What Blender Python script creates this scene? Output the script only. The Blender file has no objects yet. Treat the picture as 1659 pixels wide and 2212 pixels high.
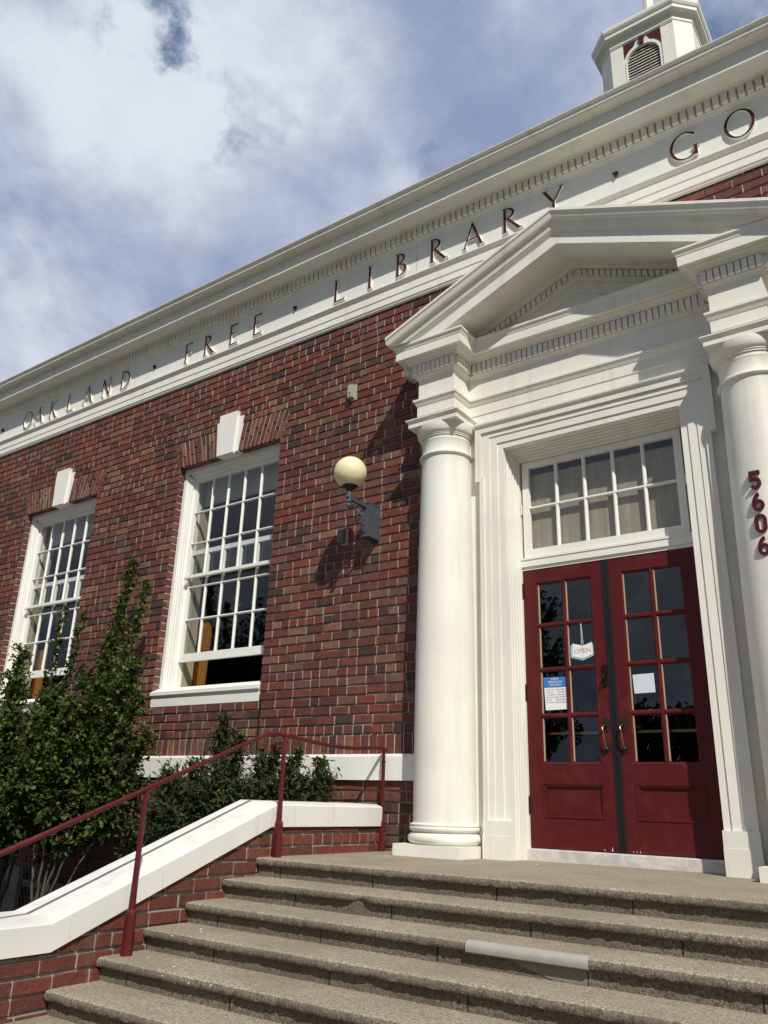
import bpy, bmesh, math, random
from mathutils import Vector, Matrix
R = math.radians
rnd = random.Random(7)
scene = bpy.context.scene
col = scene.collection

# ------------------------------------------------------------------ camera
cam_d = bpy.data.cameras.new("camera")
cam = bpy.data.objects.new("camera", cam_d); col.objects.link(cam)
cam_d.sensor_fit = 'HORIZONTAL'; cam_d.sensor_width = 36.0
cam_d.lens = 36.0*1999.4/1920.0
cam_d.clip_start = 0.05; cam_d.clip_end = 3000
cr = Vector((0.81566891, 0.57775779, 0.02966757))
cu = Vector((0.1744317, -0.29450752, 0.93959507))
cf = Vector((-0.55159569, 0.76122353, 0.3409999))
CAM = Vector((2.0412, -5.7647, 0.354))
cam.matrix_world = Matrix(((cr.x, cu.x, -cf.x, CAM.x), (cr.y, cu.y, -cf.y, CAM.y), (cr.z, cu.z, -cf.z, CAM.z), (0, 0, 0, 1)))
scene.camera = cam

# ------------------------------------------------------------------ sun, sky, exposure
SUN = Vector((1.15, -1.0, 1.50)).normalized()          # towards the sun
SUN_EL = math.asin(SUN.z)
SUN_AZ = math.atan2(SUN.x, SUN.y)                       # clockwise from +Y
sd = bpy.data.lights.new("sun", 'SUN'); sd.energy = 4.5; sd.angle = R(0.8); sd.color = (1.0, 0.955, 0.87)
so = bpy.data.objects.new("sun", sd); col.objects.link(so)
so.rotation_euler = SUN.to_track_quat('Z', 'Y').to_euler()
so.location = (8, -12, 14)

world = bpy.data.worlds.new("World"); scene.world = world; world.use_nodes = True
wn = world.node_tree.nodes; wl = world.node_tree.links; wn.clear()
def wnode(t, **k):
    n = wn.new(t)
    for a, b in k.items(): setattr(n, a, b)
    return n
def wmath(op, a, b=None, c=None, clamp=False):
    n = wnode('ShaderNodeMath', operation=op, use_clamp=clamp)
    for i, v in enumerate((a, b, c)):
        if v is None: continue
        if isinstance(v, (int, float)): n.inputs[i].default_value = v
        else: wl.new(v, n.inputs[i])
    return n.outputs[0]
def wmix(f, a, b):
    n = wnode('ShaderNodeMix', data_type='RGBA')
    if isinstance(f, (int, float)): n.inputs[0].default_value = f
    else: wl.new(f, n.inputs[0])
    for i, v in ((6, a), (7, b)):
        if isinstance(v, tuple): n.inputs[i].default_value = (*v, 1)
        else: wl.new(v, n.inputs[i])
    return n.outputs[2]
out = wnode('ShaderNodeOutputWorld'); bg = wnode('ShaderNodeBackground'); bg.inputs['Strength'].default_value = 0.074
wl.new(bg.outputs[0], out.inputs[0])
sky = wnode('ShaderNodeTexSky', sky_type='NISHITA', sun_disc=False, sun_elevation=SUN_EL, sun_rotation=SUN_AZ, air_density=1.3, dust_density=0.6, ozone_density=2.2)
tc = wnode('ShaderNodeTexCoord')
sep = wnode('ShaderNodeSeparateXYZ'); wl.new(tc.outputs['Generated'], sep.inputs[0])
zc = wmath('MAXIMUM', sep.outputs[2], 0.06)
px = wmath('DIVIDE', sep.outputs[0], wmath('ADD', zc, 0.25)); py = wmath('DIVIDE', sep.outputs[1], wmath('ADD', zc, 0.25))
cmb = wnode('ShaderNodeCombineXYZ'); wl.new(px, cmb.inputs[0]); wl.new(py, cmb.inputs[1])
def wnoise(scale, detail, rough, off, dist=0.0):
    mp = wnode('ShaderNodeMapping'); mp.inputs['Location'].default_value = off; wl.new(cmb.outputs[0], mp.inputs[0])
    n = wnode('ShaderNodeTexNoise'); n.inputs['Scale'].default_value = scale; n.inputs['Detail'].default_value = detail
    n.inputs['Roughness'].default_value = rough; n.inputs['Distortion'].default_value = dist
    wl.new(mp.outputs[0], n.inputs['Vector']); return n.outputs['Fac']
wob = wnode('ShaderNodeTexNoise'); wob.inputs['Scale'].default_value = 9.0; wob.inputs['Detail'].default_value = 8; wob.inputs['Roughness'].default_value = 0.62; wl.new(tc.outputs['Generated'], wob.inputs['Vector'])
wsub = wnode('ShaderNodeVectorMath', operation='SUBTRACT'); wl.new(wob.outputs['Color'], wsub.inputs[0]); wsub.inputs[1].default_value = (.5, .5, .5)
wsc = wnode('ShaderNodeVectorMath', operation='SCALE'); wl.new(wsub.outputs[0], wsc.inputs[0]); wsc.inputs['Scale'].default_value = 0.26
wdir = wnode('ShaderNodeVectorMath', operation='ADD'); wl.new(tc.outputs['Generated'], wdir.inputs[0]); wl.new(wsc.outputs[0], wdir.inputs[1])
def blob(d, rad):                                       # 1 at direction d, 0 beyond rad (radians-ish)
    v = wnode('ShaderNodeVectorMath', operation='DISTANCE'); wl.new(wdir.outputs[0], v.inputs[0]); v.inputs[1].default_value = Vector(d).normalized()
    mr = wnode('ShaderNodeMapRange', interpolation_type='SMOOTHERSTEP'); wl.new(v.outputs['Value'], mr.inputs[0])
    mr.inputs[1].default_value = 0.0; mr.inputs[2].default_value = rad; mr.inputs[3].default_value = 1.0; mr.inputs[4].default_value = 0.0
    return mr.outputs[0]
def pdir(u, v):                                         # a direction of the sky, measured in degrees off the photo's axis
    return cf*1727.6 + cr*(u-829.5) - cu*(v-1106)
n1 = wnoise(2.2, 10, 0.58, (3.1, 1.7, 0.0), 0.5)
n2 = wnoise(1.6, 9, 0.60, (8.4, 2.2, 4.0), 0.6)
n3 = wnoise(5.5, 9, 0.60, (1.4, 5.2, 2.0), 0.7)
holes = None
for (u, v, rad, k) in [(355, -15, .095, .30), (405, 75, .055, .18), (535, 252, .07, .22), (905, 374, .065, .25), (1580, 40, .14, .22), (1640, 200, .12, .22), (650, 235, .05, .10), (470, 170, .05, .08)]:
    b = wmath('MULTIPLY', blob(pdir(u, v), rad), k)
    holes = b if holes is None else wmath('ADD', holes, b)
cover = wmath('SUBTRACT', wmath('ADD', wmath('MULTIPLY', n1, 0.7), wmath('ADD', wmath('MULTIPLY', n3, 0.40), 0.24)), holes)
cm = wnode('ShaderNodeMapRange', interpolation_type='SMOOTHSTEP'); wl.new(cover, cm.inputs[0])
cm.inputs[1].default_value = 0.34; cm.inputs[2].default_value = 0.74
light = None
for (u, v, rad, k) in [(260, 300, .30, .22), (60, 720, .26, .30), (560, 110, .20, .16), (80, 110, .16, .10), (760, 500, .16, .12), (960, 250, .36, -.20), (110, 540, .17, -.24), (330, 620, .18, -.14), (1250, 60, .25, -.10), (640, 330, .12, -.06)]:
    b = wmath('MULTIPLY', blob(pdir(u, v), rad), k)
    light = b if light is None else wmath('ADD', light, b)
lum = wmath('ADD', wmath('ADD', wmath('MULTIPLY', n2, 1.15), wmath('ADD', wmath('MULTIPLY', n1, 0.75), wmath('MULTIPLY', n3, 0.40))), light)
lr = wnode('ShaderNodeMapRange', interpolation_type='SMOOTHSTEP'); wl.new(lum, lr.inputs[0]); lr.inputs[1].default_value = 0.88; lr.inputs[2].default_value = 1.55
ccol = wmix(lr.outputs[0], (3.6, 4.5, 6.9), (10.2, 10.8, 11.8))
skyc = wmix(0.60, sky.outputs[0], (1.5, 2.5, 5.2))
fin = wmix(cm.outputs[0], skyc, ccol)
# unseen sky behind the viewer is dimmed here to deepen the facade's shade
bk = wnode('ShaderNodeMapRange', interpolation_type='SMOOTHSTEP'); wl.new(sep.outputs[1], bk.inputs[0]); bk.inputs[1].default_value = -0.65; bk.inputs[2].default_value = 0.25; bk.inputs[3].default_value = 0.62; bk.inputs[4].default_value = 1.0
fin = wmix(1.0, fin, fin); fin.node.blend_type = 'MULTIPLY'
wl.new(bk.outputs[0], fin.node.inputs[7])
wl.new(fin, bg.inputs['Color'])

scene.view_settings.view_transform = 'Standard'; scene.view_settings.look = 'None'
scene.view_settings.exposure = 0.0; scene.view_settings.gamma = 1.0
scene.view_settings.use_curve_mapping = False
scene.render.engine = 'CYCLES'
scene.cycles.max_bounces = 8; scene.cycles.transparent_max_bounces = 12

# ------------------------------------------------------------------ helpers
def tag(o, label=None, cat=None, group=None, kind=None):
    if label: o['label'] = label
    if cat: o['category'] = cat
    if group: o['group'] = group
    if kind: o['kind'] = kind
    return o
def empty(name, loc=(0, 0, 0), parent=None):
    o = bpy.data.objects.new(name, None); col.objects.link(o); o.location = loc; o.empty_display_size = .2
    if parent: o.parent = parent
    return o
class MB:
    def __init__(s): s.v = []; s.f = []; s.mi = []; s.cur = 0
    def add(s, vs, fs):
        o = len(s.v); s.v += [tuple(p) for p in vs]
        for f in fs: s.f.append([i+o for i in f]); s.mi.append(s.cur)
    def box(s, x0, x1, y0, y1, z0, z1):
        if x0 > x1: x0, x1 = x1, x0
        if y0 > y1: y0, y1 = y1, y0
        if z0 > z1: z0, z1 = z1, z0
        s.add([(x0,y0,z0),(x1,y0,z0),(x1,y1,z0),(x0,y1,z0),(x0,y0,z1),(x1,y0,z1),(x1,y1,z1),(x0,y1,z1)],
              [(0,3,2,1),(4,5,6,7),(0,1,5,4),(1,2,6,5),(2,3,7,6),(3,0,4,7)])
    def prism(s, poly, fn, d0, d1):
        """poly: 2D outline; fn(a,b,d) -> 3D; extruded from d0 to d1"""
        n = len(poly)
        vs = [fn(a, b, d0) for a, b in poly]+[fn(a, b, d1) for a, b in poly]
        fs = [tuple(range(n)), tuple(range(2*n-1, n-1, -1))]
        fs += [(i, i+n, (i+1) % n+n, (i+1) % n) for i in range(n)]
        s.add(vs, fs)
    def xz(s, poly, y0, y1): s.prism(poly, lambda a, b, d: (a, d, b), y0, y1)
    def yz(s, poly, x0, x1): s.prism(poly, lambda a, b, d: (d, a, b), x0, x1)
    def xy(s, poly, z0, z1): s.prism(poly, lambda a, b, d: (a, b, d), z0, z1)
    def strip(s, rows, closed=False, ends=False):
        n = len(rows[0]); o = []
        for r in rows: o += r
        fs = []
        m = len(rows)
        for i in range(m-1+(1 if closed else 0)):
            a = i*n; b = ((i+1) % m)*n
            for j in range(n-1): fs.append((a+j, b+j, b+j+1, a+j+1))
        if ends: fs += [tuple(range(n)), tuple(range(m*n-1, (m-1)*n-1, -1))]
        s.add(o, fs)
    def sweep(s, path, prof, closed=False):
        """path in plan [(x,y)] walked with the outside on the RIGHT; prof [(d,z)]"""
        n = len(path); rows = []
        for i, p in enumerate(path):
            def nrm(a, b):
                dx, dy = b[0]-a[0], b[1]-a[1]; l = math.hypot(dx, dy); return (dy/l, -dx/l)
            if closed: na = nrm(path[i-1], p); nb = nrm(p, path[(i+1) % n])
            else:
                nb = nrm(p, path[i+1]) if i < n-1 else None
                na = nrm(path[i-1], p) if i > 0 else nb
                if nb is None: nb = na
            k = 1+na[0]*nb[0]+na[1]*nb[1]
            mx, my = (na[0]+nb[0])/k, (na[1]+nb[1])/k
            rows.append([(p[0]+mx*d, p[1]+my*d, z) for d, z in prof])
        s.strip(rows, closed)
        return rows
    def lathe(s, prof, c, n=40, a0=0, a1=2*math.pi):
        full = abs(a1-a0-2*math.pi) < 1e-6
        m = n if full else n+1
        rows = [[(c[0]+r*math.cos(a0+(a1-a0)*i/n), c[1]+r*math.sin(a0+(a1-a0)*i/n), c[2]+z) for r, z in prof] for i in range(m)]
        s.strip(rows, closed=full)
    def tube(s, pts, rad, n=8, caps=True):
        pts = [Vector(p) for p in pts]; rows = []
        if isinstance(rad, (int, float)): rad = [rad]*len(pts)
        up = None
        for i, p in enumerate(pts):
            t = (pts[min(i+1, len(pts)-1)]-pts[max(i-1, 0)]).normalized()
            if up is None: up = Vector((0, 0, 1)) if abs(t.z) < .9 else Vector((1, 0, 0))
            a = t.cross(up)
            if a.length < 1e-5: a = t.orthogonal()
            a.normalize(); b = t.cross(a).normalized()
            rows.append([p+(a*math.cos(2*math.pi*j/n)+b*math.sin(2*math.pi*j/n))*rad[i] for j in range(n)])
        m = len(rows); vs = [q for r in rows for q in r]; fs = []
        for i in range(m-1):
            for j in range(n): fs.append((i*n+j, i*n+(j+1) % n, (i+1)*n+(j+1) % n, (i+1)*n+j))
        if caps: fs += [tuple(range(n-1, -1, -1)), tuple(range((m-1)*n, m*n))]
        s.add(vs, fs)
    def ball(s, c, r, n=20, m=12, sz=1.0):
        s.lathe([(max(r*math.sin(math.pi*i/m), 1e-5), -r*sz*math.cos(math.pi*i/m)) for i in range(m+1)], c, n)
    def build(s, name, mat, parent=None, smooth=False, recalc=True, auto=None, mats=None):
        me = bpy.data.meshes.new(name); me.from_pydata(s.v, [], s.f)
        for m in (mats or [mat]): me.materials.append(m)
        if mats:
            for p, i in zip(me.polygons, s.mi): p.material_index = i
        if recalc:
            bm = bmesh.new(); bm.from_mesh(me); bmesh.ops.recalc_face_normals(bm, faces=bm.faces); bm.to_mesh(me); bm.free()
        if smooth:
            for p in me.polygons: p.use_smooth = True
            if auto: me.set_sharp_from_angle(angle=R(auto))
        o = bpy.data.objects.new(name, me); col.objects.link(o)
        if parent: o.parent = parent
        return o
def arc(cx, cy, r, a0, a1, n): return [(cx+r*math.cos(R(a0+(a1-a0)*i/n)), cy+r*math.sin(R(a0+(a1-a0)*i/n))) for i in range(n+1)]

# ------------------------------------------------------------------ materials
def mat(name, color, rough=0.6, metal=0.0, spec=0.5):
    m = bpy.data.materials.new(name); m.use_nodes = True
    b = m.node_tree.nodes['Principled BSDF']
    b.inputs['Base Color'].default_value = (*color, 1); b.inputs['Roughness'].default_value = rough
    b.inputs['Metallic'].default_value = metal; b.inputs['Specular IOR Level'].default_value = spec
    return m
class NT:
    def __init__(s, m): s.m = m; s.n = m.node_tree.nodes; s.l = m.node_tree.links; s.b = s.n['Principled BSDF']
    def new(s, t, **k):
        n = s.n.new(t)
        for a, b in k.items(): setattr(n, a, b)
        return n
    def pos(s): return s.new('ShaderNodeNewGeometry').outputs['Position']
    def noise(s, scale, detail=4, rough=0.55, vec=None, dist=0, stretch=None):
        n = s.new('ShaderNodeTexNoise'); n.inputs['Scale'].default_value = scale; n.inputs['Detail'].default_value = detail
        n.inputs['Roughness'].default_value = rough; n.inputs['Distortion'].default_value = dist
        v = vec or s.pos()
        if stretch:
            mp = s.new('ShaderNodeMapping'); mp.inputs['Scale'].default_value = stretch; s.l.new(v, mp.inputs[0]); v = mp.outputs[0]
        s.l.new(v, n.inputs['Vector']); return n.outputs['Fac']
    def ramp(s, f, stops, interp='LINEAR'):
        r = s.new('ShaderNodeValToRGB'); r.color_ramp.interpolation = interp
        e = r.color_ramp.elements
        while len(e) < len(stops): e.new(0.5)
        for x, (p, c) in zip(e, stops): x.position = p; x.color = (*c, 1) if len(c) == 3 else c
        s.l.new(f, r.inputs[0]); return r.outputs[0]
    def mix(s, f, a, b, mode='MIX'):
        n = s.new('ShaderNodeMix', data_type='RGBA', blend_type=mode)
        if isinstance(f, (int, float)): n.inputs[0].default_value = f
        else: s.l.new(f, n.inputs[0])
        for i, v in ((6, a), (7, b)):
            if isinstance(v, tuple): n.inputs[i].default_value = (*v, 1)
            else: s.l.new(v, n.inputs[i])
        return n.outputs[2]
    def rng(s, f, a, b, c=0.0, d=1.0):
        n = s.new('ShaderNodeMapRange'); s.l.new(f, n.inputs[0])
        for i, v in enumerate((a, b, c, d)): n.inputs[i+1].default_value = v
        return n.outputs[0]
    def bump(s, h, strength, dist=0.01):
        n = s.new('ShaderNodeBump'); n.inputs['Strength'].default_value = strength; n.inputs['Distance'].default_value = dist
        s.l.new(h, n.inputs['Height']); s.l.new(n.outputs[0], s.b.inputs['Normal'])
    def col(s, c): s.l.new(c, s.b.inputs['Base Color'])

def white_paint(name, base, grime=0.25, wood=False):
    m = mat(name, base, 0.55, 0, 0.35); t = NT(m)
    big = t.noise(1.7, 5, 0.6); fine = t.noise(26, 4, 0.6)
    streak = t.noise(7, 4, 0.6, stretch=(1.0, 1.0, 0.08))
    d = tuple(c*0.80 for c in base)
    c = t.mix(t.rng(big, 0.45, 0.75, 0, grime), base, d)
    c = t.mix(t.rng(streak, 0.55, 0.80, 0, grime*1.2), c, (base[0]*0.70, base[1]*0.66, base[2]*0.58))
    spots = t.noise(60, 2, 0.5)
    c = t.mix(t.rng(spots, 0.70, 0.76, 0, 0.5*grime), c, (0.30, 0.27, 0.22))
    t.col(c)
    if wood: h = t.noise(30, 5, 0.6, stretch=(0.25, 1.0, 1.6))
    else: h = fine
    t.bump(h, 0.07 if wood else 0.2, 0.003)
    return m
M = {}
M['white'] = white_paint('cream_paint', (0.77, 0.75, 0.675), 0.55)
M['white_wood'] = white_paint('cream_painted_wood', (0.785, 0.775, 0.715), 0.45, True)
M['window_white'] = white_paint('window_paint', (0.80, 0.79, 0.74), 0.25, True)
M['coping'] = white_paint('coping_paint', (0.70, 0.69, 0.645), 0.7)
M['stucco'] = white_paint('stucco_paint', (0.79, 0.785, 0.74), 0.3)

def brick_mat(name, stops, dark=0.5):
    m = mat(name, (0.2, 0.06, 0.05), 0.82, 0, 0.25); t = NT(m)
    g = t.new('ShaderNodeNewGeometry')
    c = t.ramp(g.outputs['Random Per Island'], stops)
    n = t.noise(16, 5, 0.65); n2 = t.noise(70, 3, 0.6); n3 = t.noise(5.0, 4, 0.6, stretch=(1, 1, .35))
    c = t.mix(t.rng(n, 0.46, 0.72, 0, dark), c, (0.045, 0.022, 0.022))
    c = t.mix(t.rng(n2, 0.56, 0.70, 0, 0.45), c, (0.25, 0.125, 0.09))
    c = t.mix(t.rng(n3, 0.55, 0.72, 0, 0.45), c, (0.21, 0.135, 0.105))
    big = t.noise(0.7, 3, 0.5); c = t.mix(t.rng(big, 0.42, 0.68, 0, 0.28), c, (0.07, 0.032, 0.030))
    t.col(c); t.bump(t.noise(38, 6, 0.72), 0.9, 0.010)
    return m
M['brick'] = brick_mat('dark_red_brick', [(0.0, (0.140, 0.036, 0.028)), (0.14, (0.190, 0.055, 0.040)), (0.27, (0.115, 0.043, 0.038)), (0.40, (0.22, 0.056, 0.036)), (0.52, (0.078, 0.036, 0.036)), (0.62, (0.20, 0.083, 0.060)), (0.73, (0.130, 0.040, 0.033)), (0.81, (0.042, 0.030, 0.033)), (0.88, (0.26, 0.125, 0.075)), (0.94, (0.185, 0.105, 0.085)), (1.0, (0.20, 0.050, 0.035))])
M['brick_cheek'] = brick_mat('umber_red_brick', [(0.0, (0.145, 0.036, 0.024)), (0.3, (0.185, 0.048, 0.029)), (0.55, (0.110, 0.036, 0.028)), (0.72, (0.210, 0.068, 0.038)), (0.88, (0.080, 0.042, 0.034)), (1.0, (0.165, 0.040, 0.027))], 0.45)
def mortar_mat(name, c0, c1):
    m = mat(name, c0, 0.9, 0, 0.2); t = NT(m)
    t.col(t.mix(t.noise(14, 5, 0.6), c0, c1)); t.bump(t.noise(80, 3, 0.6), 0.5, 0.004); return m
M['mortar'] = mortar_mat('pale_mortar', (0.26, 0.225, 0.175), (0.52, 0.465, 0.37))
M['bed'] = mortar_mat('shadow_toned_bed_mortar', (0.12, 0.105, 0.085), (0.36, 0.32, 0.25))  # joint shadow painted into the colour: darker than the head-joint mortar
M['mortar_grey'] = mortar_mat('grey_mortar', (0.20, 0.185, 0.16), (0.42, 0.39, 0.33))

def concrete(name, tone, front=False):
    m = mat(name, tone, 0.93, 0, 0.2); t = NT(m)
    f = t.noise(150, 2, 0.7); f2 = t.noise(62, 4, 0.72); big = t.noise(2.2, 5, 0.6)
    v = t.new('ShaderNodeTexVoronoi'); v.inputs['Scale'].default_value = 120; t.l.new(t.pos(), v.inputs['Vector'])
    dk = tuple(c*0.30 for c in tone); lt = tuple(min(c*1.5, .8) for c in tone)
    c = t.mix(t.rng(f, 0.37, 0.63), dk, lt)
    c = t.mix(0.25, c, tone)
    c = t.mix(t.rng(f2, 0.48, 0.64, 0, 0.75), c, (tone[0]*0.38, tone[1]*0.37, tone[2]*0.35))
    c = t.mix(t.rng(big, 0.42, 0.70, 0, 0.55), c, (tone[0]*0.52, tone[1]*0.51, tone[2]*0.48))
    st_ = t.noise(9, 5, 0.65, stretch=(.4, 1.6, 1)); c = t.mix(t.rng(st_, 0.56, 0.72, 0, 0.45), c, (tone[0]*0.42, tone[1]*0.41, tone[2]*0.39))
    sp = t.rng(v.outputs['Distance'], 0.0, 0.10, 1, 0)
    c = t.mix(t.rng(sp, 0.2, 0.9, 0, 0.22), c, (0.62, 0.58, 0.48))
    t.col(c); t.bump(t.mix(0.5, f, f2), 0.9, 0.006 if not front else 0.010)
    return m
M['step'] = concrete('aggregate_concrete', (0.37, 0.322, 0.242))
M['riser'] = concrete('dark_riser_concrete', (0.20, 0.175, 0.135), True)  # darker than the tread concrete, for nosing fronts and risers
M['patch'] = mortar_mat('smooth_patch_mortar', (0.27, 0.262, 0.235), (0.40, 0.385, 0.35))
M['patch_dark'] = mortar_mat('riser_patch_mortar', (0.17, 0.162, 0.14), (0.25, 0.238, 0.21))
M['pave'] = concrete('paving_concrete', (0.20, 0.19, 0.17))
M['soil'] = mortar_mat('garden_soil', (0.03, 0.022, 0.015), (0.07, 0.05, 0.035))
M['asphalt'] = mortar_mat('asphalt', (0.04, 0.04, 0.042), (0.065, 0.065, 0.066))
M['lawn'] = mortar_mat('lawn_green', (0.03, 0.06, 0.02), (0.06, 0.09, 0.03))
M['marble'] = mat('worn_marble', (0.56, 0.51, 0.49), 0.5)
t = NT(M['marble']); t.col(t.mix(t.rng(t.noise(9, 6, .65, dist=.6), .42, .66), (0.50, 0.45, 0.435), (0.66, 0.63, 0.61))); t.bump(t.noise(60, 3), .15, .003)

def painted(name, c, rough, worn=0.0):
    m = mat(name, c, rough, 0, 0.25); t = NT(m)
    g = t.noise(22, 5, 0.6, stretch=(4, 4, .25)); b = t.noise(3, 4, .55)
    cc = t.mix(t.rng(b, .4, .7, 0, .4), c, tuple(x*0.72 for x in c))
    cc = t.mix(t.rng(g, .52, .75, 0, .35), cc, tuple(min(1, x*1.25+.006) for x in c))
    if worn:
        w = t.noise(5.5, 6, .7); g2 = t.noise(40, 4, .7)
        cc = t.mix(t.rng(w, .52, .72, 0, worn), cc, (c[0]*1.5+.02, c[1]*1.7+.014, c[2]*1.7+.012))
        cc = t.mix(t.rng(g2, .66, .74, 0, worn), cc, (c[0]*.35, c[1]*.35, c[2]*.35))
        t.l.new(t.rng(w, .35, .7, rough-.12, rough+.22), t.b.inputs['Roughness'])
    t.col(cc); t.bump(g, .22, .003); return m
M['door'] = painted('oxblood_door_paint', (0.088, 0.009, 0.010), 0.45, 0.35)
M['rail'] = painted('red_rail_paint', (0.090, 0.0105, 0.011), 0.42, 0.45)
M['letter'] = painted('maroon_letter_paint', (0.070, 0.008, 0.013), 0.5)
M['black'] = mat('black_rubber_metal', (0.012, 0.012, 0.014), 0.45)
M['bronze'] = mat('dark_bronze', (0.035, 0.028, 0.022), 0.35, 0.8)
M['brass'] = mat('worn_brass', (0.34, 0.21, 0.095), 0.34, 1.0)
M['iron'] = mat('blue_grey_iron_paint', (0.075, 0.085, 0.095), 0.5, 0, .4)
t = NT(M['iron']); t.col(t.mix(t.noise(12, 5, .6), (0.040, 0.050, 0.062), (0.085, 0.098, 0.115))); t.bump(t.noise(70, 3), .2, .003)
M['globe'] = mat('opal_globe', (0.80, 0.72, 0.46), 0.28)
M['globe'].node_tree.nodes['Principled BSDF'].inputs['Subsurface Weight'].default_value = 0.35
M['globe'].node_tree.nodes['Principled BSDF'].inputs['Subsurface Radius'].default_value = (0.05, 0.04, 0.02)
M['galv'] = mat('grey_beige_plastic', (0.36, 0.34, 0.28), 0.6)
M['galv_dark'] = mat('dull_grey_plastic', (0.13, 0.125, 0.11), 0.6)
M['putty'] = mat('tan_glazing_putty', (0.42, 0.33, 0.21), 0.7)
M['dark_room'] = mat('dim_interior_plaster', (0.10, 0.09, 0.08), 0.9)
M['room_floor'] = mat('brown_floor', (0.06, 0.045, 0.03), 0.6)
M['shade'] = mat('roller_shade_fabric', (0.36, 0.355, 0.33), 0.9)
M['amber'] = painted('amber_varnished_wood', (0.27, 0.115, 0.022), 0.4)
M['jamb'] = mat('cream_inner_jamb', (0.33, 0.29, 0.20), 0.6)
M['curtain'] = mat('linen_curtain', (0.30, 0.275, 0.225), 0.9)
t = NT(M['curtain']); g = t.noise(90, 4, .7, stretch=(1, 1, .012)); b = t.noise(6, 4, .6, stretch=(1, 1, .4))
t.col(t.mix(t.rng(g, .35, .68), (0.27, 0.235, 0.18), t.mix(t.rng(b, .4, .7), (0.43, 0.39, 0.305), (0.36, 0.29, 0.20)))); t.bump(g, .5, .004)
M['roof'] = mat('grey_shingle', (0.12, 0.115, 0.11), 0.9)
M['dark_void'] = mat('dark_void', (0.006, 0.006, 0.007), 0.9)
M['paper'] = mat('white_paper', (0.80, 0.80, 0.80), 0.7)
M['sheet'] = mat('pale_blue_white_paper', (0.62, 0.68, 0.72), 0.7)
M['blue'] = mat('bright_blue_print', (0.03, 0.18, 0.50), 0.6)
M['navy'] = mat('dark_print', (0.03, 0.035, 0.05), 0.7)
M['slate'] = mat('slate_blue_print', (0.20, 0.27, 0.36), 0.7)
M['teal'] = mat('pale_teal_print', (0.30, 0.52, 0.54), 0.6)
M['peach'] = mat('faded_orange_print', (0.55, 0.33, 0.22), 0.7)
M['chrome'] = mat('chain_wire', (0.42, 0.42, 0.40), 0.4, 0.7)
M['tarp'] = mat('grey_white_board', (0.36, 0.36, 0.35), 0.8)
M['petal'] = mat('dried_petal', (0.72, 0.68, 0.60), 0.8)
M['flower'] = mat('magenta_flower', (0.26, 0.015, 0.07), 0.6)
M['bark'] = mat('pale_crape_bark', (0.27, 0.215, 0.16), 0.8)
t = NT(M['bark']); t.col(t.mix(t.noise(18, 5, .6, stretch=(1, 1, .25)), (0.06, 0.046, 0.034), (0.17, 0.138, 0.10)))
M['tree_bark'] = mat('dark_bark', (0.06, 0.045, 0.035), 0.9)
def leaf_mat(name, stops, rough=0.46):
    m = mat(name, (0.04, 0.08, 0.02), rough, 0, 0.28); t = NT(m)
    g = t.new('ShaderNodeNewGeometry'); c = t.ramp(g.outputs['Random Per Island'], stops); t.col(c)
    b = t.b
    tr = t.new('ShaderNodeBsdfTranslucent'); t.l.new(t.mix(0.5, c, (0.10, 0.16, 0.02)), tr.inputs[0])
    ms = t.new('ShaderNodeMixShader'); ms.inputs[0].default_value = 0.22
    o = t.n['Material Output']; t.l.new(b.outputs[0], ms.inputs[1]); t.l.new(tr.outputs[0], ms.inputs[2]); t.l.new(ms.outputs[0], o.inputs[0])
    return m
M['leaf'] = leaf_mat('crape_leaf', [(0.0, (0.016, 0.038, 0.006)), (0.35, (0.028, 0.064, 0.009)), (0.7, (0.048, 0.096, 0.012)), (0.9, (0.085, 0.135, 0.018)), (1.0, (0.12, 0.15, 0.025))])
M['leaf_red'] = leaf_mat('crape_leaf_tips', [(0.0, (0.075, 0.070, 0.014)), (0.45, (0.115, 0.060, 0.016)), (0.8, (0.095, 0.110, 0.018)), (1.0, (0.17, 0.065, 0.020))])
M['leaf_dark'] = leaf_mat('dark_shrub_leaf', [(0.0, (0.014, 0.032, 0.008)), (0.5, (0.028, 0.058, 0.011)), (0.85, (0.052, 0.082, 0.015)), (1.0, (0.065, 0.046, 0.016))])
M['leaf_bronze'] = leaf_mat('bronze_shrub_leaf', [(0.0, (0.040, 0.028, 0.012)), (0.6, (0.055, 0.050, 0.014)), (1.0, (0.085, 0.035, 0.018))])
M['leaf_tree'] = leaf_mat('street_tree_leaf', [(0.0, (0.015, 0.03, 0.010)), (1.0, (0.035, 0.06, 0.018))], 0.6)
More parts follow.
